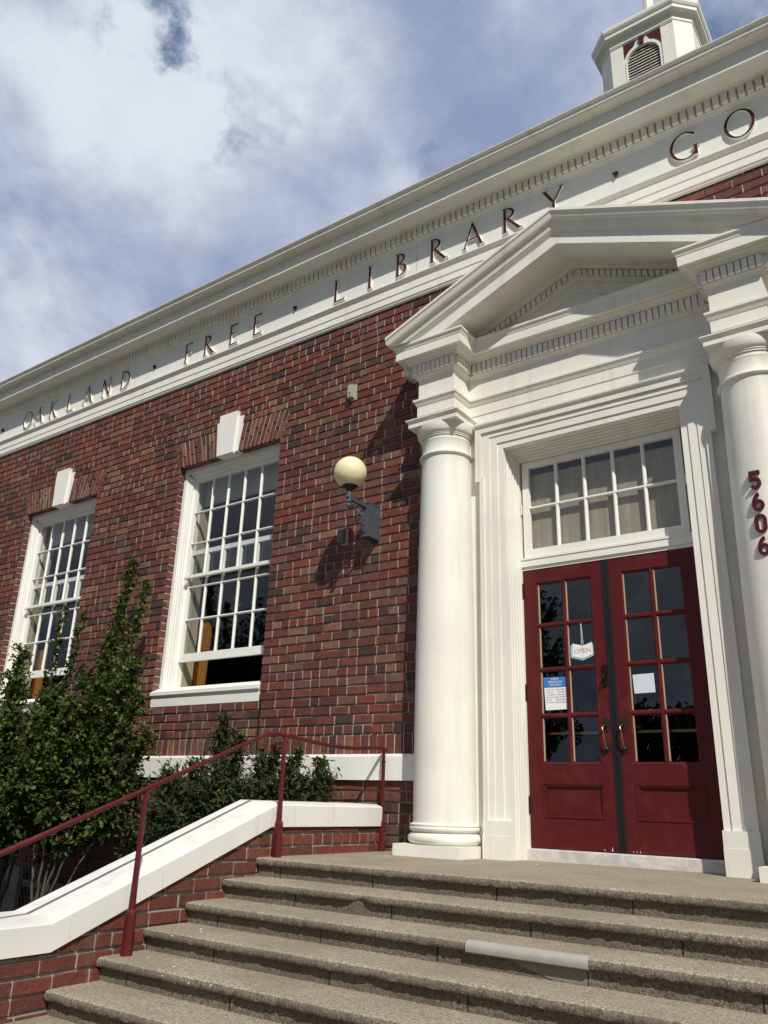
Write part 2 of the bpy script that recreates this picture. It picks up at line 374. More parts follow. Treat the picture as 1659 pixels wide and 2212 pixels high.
def glass_mat(name, tint=(0.88, 0.91, 0.91), rip=0.0, gain=1.6):
    """thin old pane: Schlick mirror over a clear sheet (the Fresnel node would turn opaque for light leaving the back face)"""
    m = bpy.data.materials.new(name); m.use_nodes = True; n = m.node_tree.nodes; l = m.node_tree.links; n.clear()
    o = n.new('ShaderNodeOutputMaterial'); mx = n.new('ShaderNodeMixShader'); tr = n.new('ShaderNodeBsdfTransparent'); gl = n.new('ShaderNodeBsdfGlossy')
    tr.inputs[0].default_value = (*tint, 1); gl.inputs['Roughness'].default_value = 0.0; gl.inputs[0].default_value = (1, 1, 1, 1)
    ge = n.new('ShaderNodeNewGeometry'); dt = n.new('ShaderNodeVectorMath'); dt.operation = 'DOT_PRODUCT'; l.new(ge.outputs['Incoming'], dt.inputs[0]); l.new(ge.outputs['Normal'], dt.inputs[1])
    def ma(op, a, b):
        q = n.new('ShaderNodeMath'); q.operation = op
        for i_, v in enumerate((a, b)):
            if v is None: continue
            if isinstance(v, (int, float)): q.inputs[i_].default_value = v
            else: l.new(v, q.inputs[i_])
        return q.outputs[0]
    f = ma('ADD', ma('MULTIPLY', ma('POWER', ma('SUBTRACT', 1.0, ma('ABSOLUTE', dt.outputs['Value'], None)), 5.0), 0.95*.8), 0.042*gain)
    l.new(f, mx.inputs[0]); l.new(tr.outputs[0], mx.inputs[1]); l.new(gl.outputs[0], mx.inputs[2]); l.new(mx.outputs[0], o.inputs[0])
    if rip:
        no = n.new('ShaderNodeTexNoise'); no.inputs['Scale'].default_value = 3.5; no.inputs['Detail'].default_value = 1; l.new(ge.outputs['Position'], no.inputs['Vector'])
        bu = n.new('ShaderNodeBump'); bu.inputs['Strength'].default_value = rip; bu.inputs['Distance'].default_value = 0.01; l.new(no.outputs['Fac'], bu.inputs['Height'])
        l.new(bu.outputs[0], gl.inputs['Normal'])
    return m
M['glass'] = glass_mat('old_window_glass', rip=0.035, gain=2.1)

# ------------------------------------------------------------------ main dimensions (metres; landing is z = 0)
W = -0.27                       # brick face of the facade
GZ = -1.20                      # pavement
CH = 0.08145                    # brick course
W2 = (-4.855, -3.305); W1 = (-7.942, -6.392)
WZ0, WZ1 = 1.205, 3.893         # window opening (sill bottom, head)
XL, XR = -11.0, 3.6
bld = empty('library_building', (0, 0, 0))
tag(bld, 'red brick library with cream columns, pediment and oxblood double doors', 'building')

# ------------------------------------------------------------------ ground, street, garden
m = MB(); m.add([(-300, -400, GZ), (300, -400, GZ), (300, 300, GZ), (-300, 300, GZ)], [(0, 1, 2, 3)])
tag(m.build('ground', M['lawn']), kind='structure')
m = MB(); m.add([(-60, -9.0, GZ+.004), (60, -9.0, GZ+.004), (60, .5, GZ+.004), (-60, .5, GZ+.004)], [(0, 1, 2, 3)])
tag(m.build('pavement', M['pave']), kind='structure')
m = MB(); m.box(-60, 60, -9.3, -9.0, GZ-.05, GZ+.02); tag(m.build('kerb', M['pave']), kind='structure')
m = MB(); m.add([(-60, -18, GZ+.004), (60, -18, GZ+.004), (60, -9.3, GZ+.004), (-60, -9.3, GZ+.004)], [(0, 1, 2, 3)])
tag(m.build('road', M['asphalt']), kind='structure')
m = MB(); nx, ny = 40, 10
rows = [[(-11+8.87*i/nx, -2.6+2.35*j/ny, -.92+.05*math.sin(i*1.3+j)+.03*math.sin(i*.7-j*2.1)) for j in range(ny+1)] for i in range(nx+1)]
m.strip(rows); m.box(-11, -2.13, -2.72, -2.6, GZ, -.86)
tag(m.build('garden_bed', M['soil']), kind='structure')

# ------------------------------------------------------------------ brickwork
def clip_poly(poly, a, b, c):       # keep a*u+b*v<=c
    r = []
    for i in range(len(poly)):
        p, q = poly[i], poly[(i+1) % len(poly)]
        fp, fq = a*p[0]+b*p[1]-c, a*q[0]+b*q[1]-c
        if fp <= 0: r.append(p)
        if (fp < 0 < fq) or (fq < 0 < fp):
            t_ = fp/(fp-fq); r.append((p[0]+(q[0]-p[0])*t_, p[1]+(q[1]-p[1])*t_))
    return r
def put_brick(mb, fn, poly, depth, jit=0.0022):
    """fn(u,v,d) -> point, d is depth behind the face"""
    d0 = rnd.gauss(0, jit*.7); tl = rnd.gauss(0, jit*.5); n = len(poly)
    cu_ = sum(p[0] for p in poly)/n; cv_ = sum(p[1] for p in poly)/n
    if n == 4:                                   # worn, slightly rounded corners
        c_ = rnd.uniform(.0028, .0062); q_ = []
        for i in range(4):
            p, a, b = Vector(poly[i]), Vector(poly[i-1]), Vector(poly[(i+1) % 4])
            q_ += [tuple(p+(a-p).normalized()*c_*rnd.uniform(.7, 1.5)), tuple(p+(b-p).normalized()*c_*rnd.uniform(.7, 1.5))]
        poly = q_; n = 8
    pj = [(p[0]+rnd.gauss(0, .0011), p[1]+rnd.gauss(0, .0011)) for p in poly]
    ch = 0.0028
    inner = [(p[0]+(ch if p[0] < cu_ else -ch), p[1]+(ch if p[1] < cv_ else -ch)) for p in pj]
    vs = [fn(a, b, d0+tl*(1 if a > cu_ else -1)) for a, b in inner]+[fn(a, b, d0+ch+.0006) for a, b in pj]+[fn(a, b, depth) for a, b in pj]
    fs = [tuple(range(n))]+[(i, (i+1) % n, (i+1) % n+n, i+n) for i in range(n)]+[(i+n, (i+1) % n+n, (i+1) % n+2*n, i+2*n) for i in range(n)]
    mb.add(vs, fs)
JH, JV = 0.0165, 0.0096
def brick_field(mb, mm, fn, u0, u1, z0, nrow, holes, ch=CH, L=0.205, seed=0, depth=.05, clip=None, hdepth=.004):
    for i in range(nrow):
        za, zb = z0+i*ch, z0+(i+1)*ch
        # free spans in this course
        spans = [(u0, u1)]
        for (h0, h1, hz0, hz1) in holes:
            if min(zb, hz1)-max(za, hz0) > ch*.45:
                ns = []
                for a, b in spans:
                    if h1 <= a or h0 >= b: ns.append((a, b)); continue
                    if h0 > a: ns.append((a, h0))
                    if h1 < b: ns.append((h1, b))
                spans = ns
        header = (i+seed) % 6 == 0
        for a, b in spans:
            if b-a < .02: continue
            unit = L/2 if header else L
            x = a; first = True; w_ = []
            off = unit*(0.5 if i % 2 else 1.0)
            while x < b-1e-4:
                l = off if first else unit*(1+rnd.gauss(0, .018))
                first = False
                if not header and rnd.random() < .06: l = L*.5
                if b-(x+l) < .045: l = b-x
                w_.append((x, min(x+l, b))); x += l
            for k, (p, q) in enumerate(w_):
                zj = rnd.gauss(0, .0010)
                poly = [(p+JV/2 if p > a+1e-4 else p, za+JH/2+zj), (q-JV/2 if q < b-1e-4 else q, za+JH/2+zj), (q-JV/2 if q < b-1e-4 else q, zb-JH/2+zj), (p+JV/2 if p > a+1e-4 else p, zb-JH/2+zj)]
                if clip:
                    poly = clip(poly)
                    if len(poly) < 3: continue
                put_brick(mb, fn, poly, depth)
                if q < b-1e-4 and mm is not None and rnd.random() < .93:
                    hp = [(q-JV*.62, za+JH*.42), (q+JV*.62, za+JH*.42), (q+JV*.62, zb-JH*.42), (q-JV*.62, zb-JH*.42)]
                    if clip: hp = clip(hp)
                    if len(hp) >= 3:
                        n = len(hp); hd = hdepth+abs(rnd.gauss(0, .0016))
                        mm.add([fn(*h, hd) for h in hp]+[fn(*h, .03) for h in hp], [tuple(range(n))]+[(j, (j+1) % n, (j+1) % n+n, j+n) for j in range(n)])
fac = lambda u, v, d: (u, W+d, v)
bm_ = MB(); mo = MB()
SOLD0, SOLD1 = 0.716, WZ0-4*CH
holes = [(*W1, WZ0, WZ1), (*W2, WZ0, WZ1)]
LZ = WZ1+4*CH-.003                     # top of the flat arches
arch = []
for (a, b) in (W1, W2):
    for r_ in range(4):
        e_ = .012+.105*(r_+.55)/4; holes.append((a-e_, b+e_, WZ1+r_*CH, WZ1+(r_+1)*CH))
brick_field(bm_, mo, fac, XL, -1.0, SOLD1, 51, holes)
brick_field(bm_, mo, fac, -1.0, XR, 3.9, 14, [], seed=3)
brick_field(bm_, mo, fac, 1.38, XR, SOLD1, 37, [], seed=3)
# lower wall under the band
brick_field(bm_, mo, fac, XL, -1.42, .518-21*CH, 21, [], seed=1)
# soldier course
x = XL
while x < -1.43:
    put_brick(bm_, fac, [(x+JV/2, SOLD0+.006), (x+.0855-JV/2, SOLD0+.006), (x+.0855-JV/2, SOLD1-JH/2), (x+JV/2, SOLD1-JH/2)], .05)
    hp = [(x-JV*.6, SOLD0), (x+JV*.6, SOLD0), (x+JV*.6, SOLD1-.004), (x-JV*.6, SOLD1-.004)]
    mo.add([fac(*h, .005) for h in hp]+[fac(*h, .03) for h in hp], [(0, 1, 2, 3), (0, 1, 5, 4), (1, 2, 6, 5), (2, 3, 7, 6), (3, 0, 4, 7)])
    x += .0855
# flat arches of splayed bricks over the windows
for (a, b) in (W1, W2):
    c = (a+b)/2; nv = 10
    for side in (-1, 1):
        bot0, bot1 = .150, (b-a)/2; top0, top1 = .20, (b-a)/2+.105
        for k in range(nv):
            f0, f1 = k/nv, (k+1)/nv
            B0, B1 = bot0+(bot1-bot0)*f0, bot0+(bot1-bot0)*f1; T0, T1 = top0+(top1-top0)*f0, top0+(top1-top0)*f1
            br = [0.5+.12*(1 if k % 2 else -1)] if True else []
            cuts = [0]+br+[1]
            for c0, c1 in zip(cuts[:-1], cuts[1:]):
                def P(bx, tx, s): return c+side*(bx+(tx-bx)*s), WZ1+(LZ-WZ1)*s
                g = .0055
                p = [P(B0+g, T0+g, c0), P(B1-g, T1-g, c0), P(B1-g, T1-g, c1), P(B0+g, T0+g, c1)]
                p = [(p[0][0], p[0][1]+(.006 if c0 > 0 else 0)), (p[1][0], p[1][1]+(.006 if c0 > 0 else 0)), (p[2][0], p[2][1]-.005), (p[3][0], p[3][1]-.005)]
                if side < 0: p = p[::-1]
                put_brick(bm_, fac, p, .10)
            hp = [(c+side*(B1-.006), WZ1), (c+side*(B1+.006), WZ1), (c+side*(T1+.006), LZ), (c+side*(T1-.006), LZ)]
            if k < nv-1: mo.add([fac(*h, .005) for h in hp]+[fac(*h, .03) for h in hp], [(0, 1, 2, 3), (0, 1, 5, 4), (1, 2, 6, 5), (2, 3, 7, 6), (3, 0, 4, 7)])
        # filler courses beside the splay
        for r_ in range(4):
            z_a = WZ1+r_*CH
            e0 = (b-a)/2+.105*(r_+.5)/3.62
            if z_a+CH > LZ+.03: break
# jamb return bricks at the openings
for (a, b) in (W1, W2):
    for e, s in ((a, -1), (b, 1)):
        z = WZ0
        for i in range(33):
            fn = (lambda e, s: (lambda u, v, d: (e+s*d, W+u, v)))(e, s)
            put_brick(bm_, fn, [(.004, z+i*CH+JH/2), (.10, z+i*CH+JH/2), (.10, z+(i+1)*CH-JH/2), (.004, z+(i+1)*CH-JH/2)], .05, .001)
wall = bm_.build('brick_wall', M['brick'], bld, recalc=False)
# backing wall with the openings left free
def rect_grid(mb, xs, zs, y, skip):
    for i in range(len(xs)-1):
        for j in range(len(zs)-1):
            cx, cz = (xs[i]+xs[i+1])/2, (zs[j]+zs[j+1])/2
            if any(h[0] < cx < h[1] and h[2] < cz < h[3] for h in skip): continue
            mb.add([(xs[i], y, zs[j]), (xs[i+1], y, zs[j]), (xs[i+1], y, zs[j+1]), (xs[i], y, zs[j+1])], [(0, 1, 2, 3)])
wh = [(W1[0], W1[1], WZ0, WZ1), (W2[0], W2[1], WZ0, WZ1), (-.73, .73, GZ, 3.16)]
xs = sorted({XL, W1[0], W1[1], W2[0], W2[1], -.73, .73, XR}); zs = [GZ, WZ0, 3.16, WZ1, 6.2]
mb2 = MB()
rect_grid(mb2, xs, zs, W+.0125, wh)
rect_grid(mo, xs, zs, W+.13, wh)
for (a, b) in (W1, W2):
    for e, s in ((a, 1), (b, -1)):
        mo.add([(e-s*.007, W+.012, WZ0), (e-s*.007, W+.13, WZ0), (e-s*.007, W+.13, WZ1), (e-s*.007, W+.012, WZ1)], [(0, 1, 2, 3)])
    for z_ in (WZ0, WZ1+.004): mo.add([(a, W+.0135, z_), (b, W+.0135, z_), (b, W+.13, z_), (a, W+.13, z_)], [(0, 1, 2, 3)])
mo.build('head_joints', M['mortar'], wall, recalc=False)
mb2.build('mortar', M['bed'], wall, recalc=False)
# footing ledge low on the wall
m = MB(); m.box(-11, -2.14, W-.06, W+.02, -.60, -.545); m.build('footing_ledge', M['mortar_grey'], bld)
# white band (water table)
m = MB(); m.sweep([(XL, W), (-1.425, W)], [(0, .518), (.033, .518), (.034, .700), (.026, .716), (0, .722)][::1])
m.build('water_table', M['stucco'], bld)
m = MB(); m.tube([(-3.275, W-.008, SOLD0), (-3.282, W-.008, 1.22)], .007, 6); m.build('cable', M['bronze'], bld)

# ------------------------------------------------------------------ frieze, cornice, gutter
m = MB()
FR = [(0, 4.975), (.012, 4.978), (.020, 4.988), (.020, 5.004), (.030, 5.010), (.030, 5.080), (.037, 5.084), (.037, 5.168), (.042, 5.175), (.062, 5.196), (.066, 5.202), (.066, 5.214), (.026, 5.219), (.026, 5.578), (.032, 5.584), (.032, 5.596), (.042, 5.603), (.047, 5.615), (.060, 5.624)]
m.sweep([(XL-.5, W), (6.5, W)], FR); m.build('frieze', M['white_wood'], bld)
fr = [o for o in bld.children if o.name.startswith('frieze')][0]
m = MB()
CO = [(.060, 5.624), (.060, 5.722), (.094, 5.724), (.097, 5.732), (.106, 5.742), (.116, 5.750), (.262, 5.750), (.264, 5.744), (.270, 5.744), (.270, 5.884)]
m.sweep([(XL-.5, W), (6.5, W)], CO); cornice = m.build('cornice', M['white'], bld)
m = MB()
GU = [(.270, 5.876), (.340, 5.884), (.356, 5.890), (.366, 5.902), (.368, 5.914), (.360, 5.922), (.358, 5.930), (.366, 5.938), (.380, 5.944), (.390, 5.952), (.392, 5.962), (.384, 5.966), (.36, 5.966), (.36, 5.93), (.30, 5.92), (.275, 5.97), (.2, 5.98)]
m.sweep([(XL-.5, W), (6.5, W)], GU)
for xg in (-.2, 1.9): m.sweep([(xg, W), (xg+.012, W)], [(d+.004, z+(-.003 if z < 5.9 else 0)) for d, z in GU[:11]])
gutter = m.build('gutter', M['white'], cornice)
m = MB(); x = XL-.3
while x < 6.2:
    m.box(x, x+.046, W-.060-.034, W-.058, 5.630, 5.7215); x += .0636
m.build('dentil_course', M['white'], cornice)
# roof
m = MB(); ry = 6.0
m.add([(XL-.6, W-.35, 5.955), (6.6, W-.35, 5.955), (6.6, ry, 8.7), (XL-.6+4, ry, 8.7)], [(0, 1, 2, 3)])
m.add([(XL-.6, W-.35, 5.95), (XL-.6, 12.3, 5.95), (XL+3.4, ry, 8.7)], [(0, 1, 2)])
m.add([(XL-.6, 12.3, 5.95), (6.6, 12.3, 5.95), (6.6, ry, 8.7), (XL+3.4, ry, 8.7)], [(0, 1, 2, 3)])
m.build('roof', M['roof'], bld, recalc=False)

m = MB()
for xj in (-7.0, -4.55, -1.62, 1.75): 
    m = MB(); m.box(xj, xj+.0035, W-.0275, W-.02, 5.222, 5.576); m.build('board_joint', M['putty'], fr)
# ------------------------------------------------------------------ frieze lettering
LH, LB = 0.272, 5.266
TH, TN = .105, .062
def stroke(mb, x0, z0, x1, z1, w0, w1, y0, y1):
    dx, dz = x1-x0, z1-z0; l = math.hypot(dx, dz); nx_, nz_ = -dz/l, dx/l
    mb.xz([(x0-nx_*w0/2, z0-nz_*w0/2), (x1-nx_*w1/2, z1-nz_*w1/2), (x1+nx_*w1/2, z1+nz_*w1/2), (x0+nx_*w0/2, z0+nz_*w0/2)], y0, y1)
def ringarc(mb, cx, cz, rx, rz, a0, a1, wt, wn, y0, y1, n=28):
    rows = []
    for i in range(n+1):
        a = R(a0+(a1-a0)*i/n); w = wn+(wt-wn)*abs(math.cos(a))**1.3
        o = (cx+rx*math.cos(a), cz+rz*math.sin(a)); k = math.hypot(math.cos(a), math.sin(a))
        inn = (cx+(rx-w)*math.cos(a), cz+(rz-w*.9)*math.sin(a))
        rows.append([(o[0], y0, o[1]), (inn[0], y0, inn[1]), (inn[0], y1, inn[1]), (o[0], y1, o[1]), (o[0], y0, o[1])])
    closed = abs(a1-a0) >= 359.9
    if closed: rows = rows[:-1]
    mb.strip(rows, closed)
    if not closed:
        for r_ in (rows[0], rows[-1]): mb.add(r_[:4], [(0, 1, 2, 3)])
GLY = {  # strokes L: x0,z0,x1,z1,w0,w1   A: cx,cz,rx,rz,a0,a1,wthick,wthin   S: serif cx,z,width
 'O': [('A', .42, .5, .42, .5, 0, 360, .095, .055)],
 'A': [('L', .02, 0, .37, 1, .055, .06), ('L', .34, 1.0, .70, 0, .085, .10), ('L', .16, .33, .58, .33, .05, .05), ('S', .02, .02, .16), ('S', .70, .02, .20)],
 'K': [('L', .08, 0, .08, 1, .10, .10), ('L', .10, .44, .52, 1, .055, .055), ('L', .20, .56, .58, 0, .09, .10), ('S', .08, .02, .2), ('S', .08, .98, .2), ('S', .60, .02, .18), ('S', .54, .98, .15)],
 'L': [('L', .08, 0, .08, 1, .10, .10), ('L', .05, .03, .50, .03, .06, .06), ('L', .49, 0, .52, .14, .05, .03), ('S', .08, .98, .2)],
 'N': [('L', .07, 0, .07, 1, .065, .065), ('L', .05, .98, .60, .02, .11, .10), ('L', .60, 0, .60, 1, .065, .065), ('S', .07, .02, .18), ('S', .60, .98, .18)],
 'D': [('L', .08, 0, .08, 1, .10, .10), ('A', .08, .5, .60, .5, -90, 90, .10, .055), ('S', .05, .98, .14), ('S', .05, .02, .14)],
 'F': [('L', .08, 0, .08, 1, .10, .10), ('L', .05, .97, .46, .97, .06, .06), ('L', .05, .53, .38, .53, .055, .055), ('L', .46, .86, .46, 1, .03, .05), ('L', .38, .46, .38, .61, .04, .04), ('S', .08, .02, .22)],
 'R': [('L', .08, 0, .08, 1, .10, .10), ('A', .08, .75, .36, .25, -90, 90, .095, .055), ('L', .20, .52, .62, 0, .085, .11), ('S', .08, .02, .22), ('S', .05, .98, .14), ('S', .66, .02, .14)],
 'E': [('L', .08, 0, .08, 1, .10, .10), ('L', .05, .97, .46, .97, .06, .06), ('L', .05, .53, .38, .53, .055, .055), ('L', .05, .03, .48, .03, .06, .06), ('L', .46, .86, .46, 1, .03, .05), ('L', .48, 0, .50, .14, .05, .03)],
 'I': [('L', .08, 0, .08, 1, .10, .10), ('S', .08, .02, .2), ('S', .08, .98, .2)],
 'B': [('L', .08, 0, .08, 1, .10, .10), ('A', .08, .76, .32, .24, -90, 90, .09, .05), ('A', .08, .28, .40, .28, -90, 90, .10, .055), ('S', .05, .98, .14), ('S', .05, .02, .14)],
 'Y': [('L', .33, 0, .33, .48, .10, .10), ('L', .02, .98, .34, .44, .10, .09), ('L', .64, .98, .34, .44, .055, .055), ('S', .33, .02, .2), ('S', .04, .98, .18), ('S', .64, .98, .16)],
 'G': [('A', .46, .5, .44, .5, 42, 318, .095, .055), ('L', .76, .06, .76, .42, .095, .095), ('S', .76, .40, .20)],
}
GW = {'O': .84, 'A': .72, 'K': .62, 'L': .52, 'N': .68, 'D': .68, 'F': .46, 'R': .66, 'E': .50, 'I': .16, 'B': .48, 'Y': .66, 'G': .86}
def letter(ch, xc, parent, face):
    mb = MB(); s = LH; x0 = xc-GW[ch]*s/2; k = 0
    for g in GLY[ch]:
        y1 = face; y0 = face-.024-k*.0004; k += 1
        if g[0] == 'L': stroke(mb, x0+g[1]*s, LB+g[2]*s, x0+g[3]*s, LB+g[4]*s, g[5]*s*.98, g[6]*s*.98, y0, y1)
        elif g[0] == 'A': ringarc(mb, x0+g[1]*s, LB+g[2]*s, g[3]*s, g[4]*s, g[5], g[6], g[7]*s*.98, g[8]*s*.98, y0, y1)
        else: mb.box(x0+(g[1]-g[3]/2)*s, x0+(g[1]+g[3]/2)*s, y0, y1, LB+g[2]*s-.018*s, LB+g[2]*s+.018*s)
    o = mb.build('letter', None, parent, mats=[M['letter'], M['white']])
    for p in o.data.polygons: p.material_index = 0 if abs(p.normal.y) > .9 else 1
    return o
HX = lambda x: 2.0412+(x-2.0412)*.9532
FY = W-.026
for ch, xc in [('O', -8.83), ('A', -8.535), ('K', -8.17), ('L', -7.75), ('A', -7.335), ('N', -6.915), ('D', -6.50),
               ('F', -5.25), ('R', -4.865), ('E', -4.44), ('E', -4.04), ('L', -2.80), ('I', -2.385), ('B', -1.975), ('R', -1.525), ('A', -1.125), ('R', -.70), ('Y', -.27), ('G', .915), ('O', 1.358)]:
    letter(ch, HX(xc), fr, FY)
for xc in (-9.55, -5.925, -3.465, .318):
    mb = MB(); x = HX(xc); mb.xz([(x-.024, 5.437), (x+.022, 5.437), (x, 5.385)], FY-.024, FY); mb.build('triangular_stop', M['letter'], fr)

# ------------------------------------------------------------------ windows
def window(a, b, far):
    c = (a+b)/2
    win = empty('window', (0, 0, 0), bld)
    FY_ = -.17; SY = -.105; LY = -.065      # outer frame, upper sash, lower sash faces
    zt, zb = WZ1-.002, 1.405
    f = MB()
    for s in (-1, 1):
        e = c+s*(b-a)/2
        i = lambda d: e-s*d
        f.box(e, i(.060), FY_, 0.0, zb-.02, zt); f.box(i(.0), i(.045), FY_-.012, FY_, zb, zt)
        f.box(i(.060), i(.085), FY_+.018, 0.0, zb-.02, zt); f.box(i(.085), i(.105), FY_+.032, 0.0, zb-.02, zt)
        f.box(i(.105), i(.118), SY+.042, 0, zb-.02, zt)
    f.box(a, b, FY_-.010, 0.0, zt-.060, zt+.001); f.box(a+.06, b-.06, FY_+.018, 0, zt-.085, zt-.06); f.box(a+.08, b-.08, FY_+.032, 0, zt-.105, zt-.085)
    f.build('frame', M['window_white'], win)
    # sill
    s_ = MB()
    s_.yz([(0, 1.43), (FY_-.006, 1.405), (W-.022, 1.352), (W-.022, 1.318), (W+.0, 1.306), (W+.004, 1.205), (0, 1.205)], a+.002, b-.002)
    s_.build('sill', M['window_white'], win)
    def sash(name, y, z0, z1, top, bot, parent, x0=a+.105, x1=b-.105, st=.045):
        sb = MB(); th = .038
        sb.box(x0, x0+st, y, y+th, z0, z1); sb.box(x1-st, x1, y, y+th, z0, z1)
        sb.box(x0+st, x1-st, y, y+th, z1-top, z1); sb.box(x0+st, x1-st, y, y+th, z0, z0+bot)
        gx0, gx1, gz0, gz1 = x0+st, x1-st, z0+bot, z1-top
        for k in range(1, 5):
            xm = gx0+(gx1-gx0)*k/5; sb.xy([(xm-.013, y+.030), (xm-.013, y+.012), (xm-.005, y+.002), (xm+.005, y+.002), (xm+.013, y+.012), (xm+.013, y+.030)], gz0, gz1)
        for k in range(1, 3):
            zm = gz0+(gz1-gz0)*k/3; sb.yz([(y+.031, zm-.011), (y+.012, zm-.011), (y+.001, zm-.004), (y+.001, zm+.004), (y+.012, zm+.011), (y+.031, zm+.011)], gx0, gx1)
        o = sb.build(name, M['window_white'], parent)
        for ix in range(5):
            for iz in range(3):
                g = MB(); xa, xb = gx0+(gx1-gx0)*ix/5, gx0+(gx1-gx0)*(ix+1)/5; za, zb_ = gz0+(gz1-gz0)*iz/3, gz0+(gz1-gz0)*(iz+1)/3
                t1, t2 = rnd.gauss(0, .0012), rnd.gauss(0, .0012)
                g.add([(xa+.008, y+.020+t1, za+.006), (xb-.008, y+.020+t2, za+.006), (xb-.008, y+.020-t1, zb_-.006), (xa+.008, y+.020-t2, zb_-.006)], [(0, 1, 2, 3)])
                g.build('pane', M['glass'], o, recalc=False)
        return o
    up = sash('upper_sash', SY, 2.598, zt-.105, .052, .030, win)
    r_ = MB(); r_.box(a+.095, b-.095, SY-.010, SY+.0, 2.598, 2.632)
    for e, s in ((a+.105, 1), (b-.105, -1)):
        r_.xz([(e, 2.598), (e+s*.05, 2.598), (e+s*.05, 2.55), (e+s*.035, 2.525), (e+s*.018, 2.53), (e+s*.006, 2.505), (e, 2.52)], SY-.004, SY+.036)
    r_.build('meeting_rail', M['window_white'], win)
    sash('lower_sash', LY, 1.690, 2.925, .050, .085, win)
    # inside: jamb, shade, shelf end
    j = MB(); j.box(a+.118, a+.135, 0.0, .14, 1.43, 3.80); j.box(b-.135, b-.118, 0.0, .14, 1.43, 3.80); j.box(a+.1, b-.1, 0.0, .14, 3.78, 3.85); j.box(a+.10, b-.10, .0, .16, 1.40, 1.43)
    j.build('inner_jamb', M['jamb'], win)
    sh = MB(); sh.box(a+.14, b-.14, .03, .034, 3.50, 3.80); sh.box(a+.14, b-.14, .026, .038, 3.485, 3.50); sh.build('roller_shade', M['shade'], win)
    if not far:
        am = MB(); am.xz([(a+.12, 1.36), (a+.27, 1.36), (a+.30, 2.0), (a+.27, 2.2), (a+.12, 2.26)], .17, .20); am.build('wooden_panel', M['amber'], win)
        for k in range(9):
            dc = MB(); xx, zz, an, ll = rnd.uniform(a+.30, b-.2), rnd.uniform(1.9, 2.5), rnd.uniform(.5, 1.1), rnd.uniform(.02, .06)
            dc.add([(xx, -.041, zz), (xx+.006, -.041, zz-.006), (xx+ll*math.cos(an), -.041, zz+ll*math.sin(an))], [(0, 1, 2)]); dc.build('star_decal', M['slate'] if k % 2 else M['blue'], win, recalc=False)
    else:
        am = MB(); am.box(a+.12, a+.30, .17, .20, 1.36, 2.1); am.build('wooden_panel', M['amber'], win)
    # keystone over the head
    k = MB()
    k.xz([(c-.165, WZ1-.006), (c+.165, WZ1-.006), (c+.203, 4.305), (c-.203, 4.305)], W-.012, W+.10)
    k.xz([(c-.118, WZ1-.022), (c+.118, WZ1-.022), (c+.136, 4.365), (c-.136, 4.365)], W-.045, W+.095)
    k.build('keystone', M['stucco'], win)
window(*W2, False); window(*W1, True)

# the room behind
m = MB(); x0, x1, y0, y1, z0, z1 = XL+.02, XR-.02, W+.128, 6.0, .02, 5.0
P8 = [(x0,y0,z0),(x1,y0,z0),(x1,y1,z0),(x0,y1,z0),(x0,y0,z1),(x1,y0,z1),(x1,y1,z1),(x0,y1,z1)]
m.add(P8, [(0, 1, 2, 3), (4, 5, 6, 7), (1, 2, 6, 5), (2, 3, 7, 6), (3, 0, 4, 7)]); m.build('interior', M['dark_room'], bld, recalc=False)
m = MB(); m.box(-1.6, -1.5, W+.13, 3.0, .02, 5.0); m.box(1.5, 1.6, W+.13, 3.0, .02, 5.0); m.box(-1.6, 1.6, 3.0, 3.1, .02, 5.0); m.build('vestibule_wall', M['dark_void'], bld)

# ------------------------------------------------------------------ portico
# --- columns
def column(sx):
    c = empty('column', (0, 0, 0), bld); X, Y = sx*1.228, -.367
    s = MB(); pr = []
    for i in range(25):
        f = i/24; r_ = .2365-.028*max(0, (f-.25)/.75)**1.6; pr.append((r_, .225+(3.095-.225)*f))
    pr = [(.258, .205), (.258, .214), (.246, .220)]+pr
    pr += [(.2095, 3.10), (.222, 3.103), (.229, 3.112), (.229, 3.122), (.222, 3.131), (.209, 3.135), (.207, 3.145), (.207, 3.235), (.212, 3.245)]
    s.lathe(pr, (X, Y, 0), 72); s.build('shaft', M['white'], c, smooth=True, auto=35)
    b = MB()
    bp = [(.20, .079)]+[(.230+.042*math.cos(R(a)), .079+.040+.040*math.sin(R(a))) for a in range(-90, 91, 15)]+[(.240, .160), (.240, .166)]+[(.240+.022*math.cos(R(a)), .187+.021*math.sin(R(a))) for a in range(-90, 91, 18)]+[(.20, .2085)]
    b.lathe(bp, (X, Y, 0), 72); b.build('base', M['white'], c, smooth=True, auto=45)
    p = MB(); p.box(X-.277, X+.277, Y-.270, -.2905, .0, .079); p.build('plinth', M['white'], c)
    k = MB(); kp = [(.20, 3.244), (.208, 3.245), (.209, 3.275), (.218, 3.277), (.218, 3.289), (.225, 3.291), (.225, 3.302)]+[(.225+.030*math.sin(R(a)), 3.302+.083*(1-math.cos(R(a)))) for a in range(0, 91, 10)]+[(.20, 3.3855)]
    k.lathe(kp, (X, Y, 0), 72); h = .238
    k.sweep([(X-h, -.29), (X-h, Y-h), (X+h, Y-h), (X+h, -.29)][::1], [(0, 3.384), (0, 3.424), (.004, 3.427), (.008, 3.434), (.016, 3.440), (.020, 3.446), (.020, 3.456), (-.05, 3.458)])
    k.add([(X-h, Y-h, 3.384), (X+h, Y-h, 3.384), (X+h, -.29, 3.384), (X-h, -.29, 3.384)], [(0, 1, 2, 3)])
    k.build('capital', M['white'], c, smooth=True, auto=30)
    return c
column(-1)
colR = column(1)
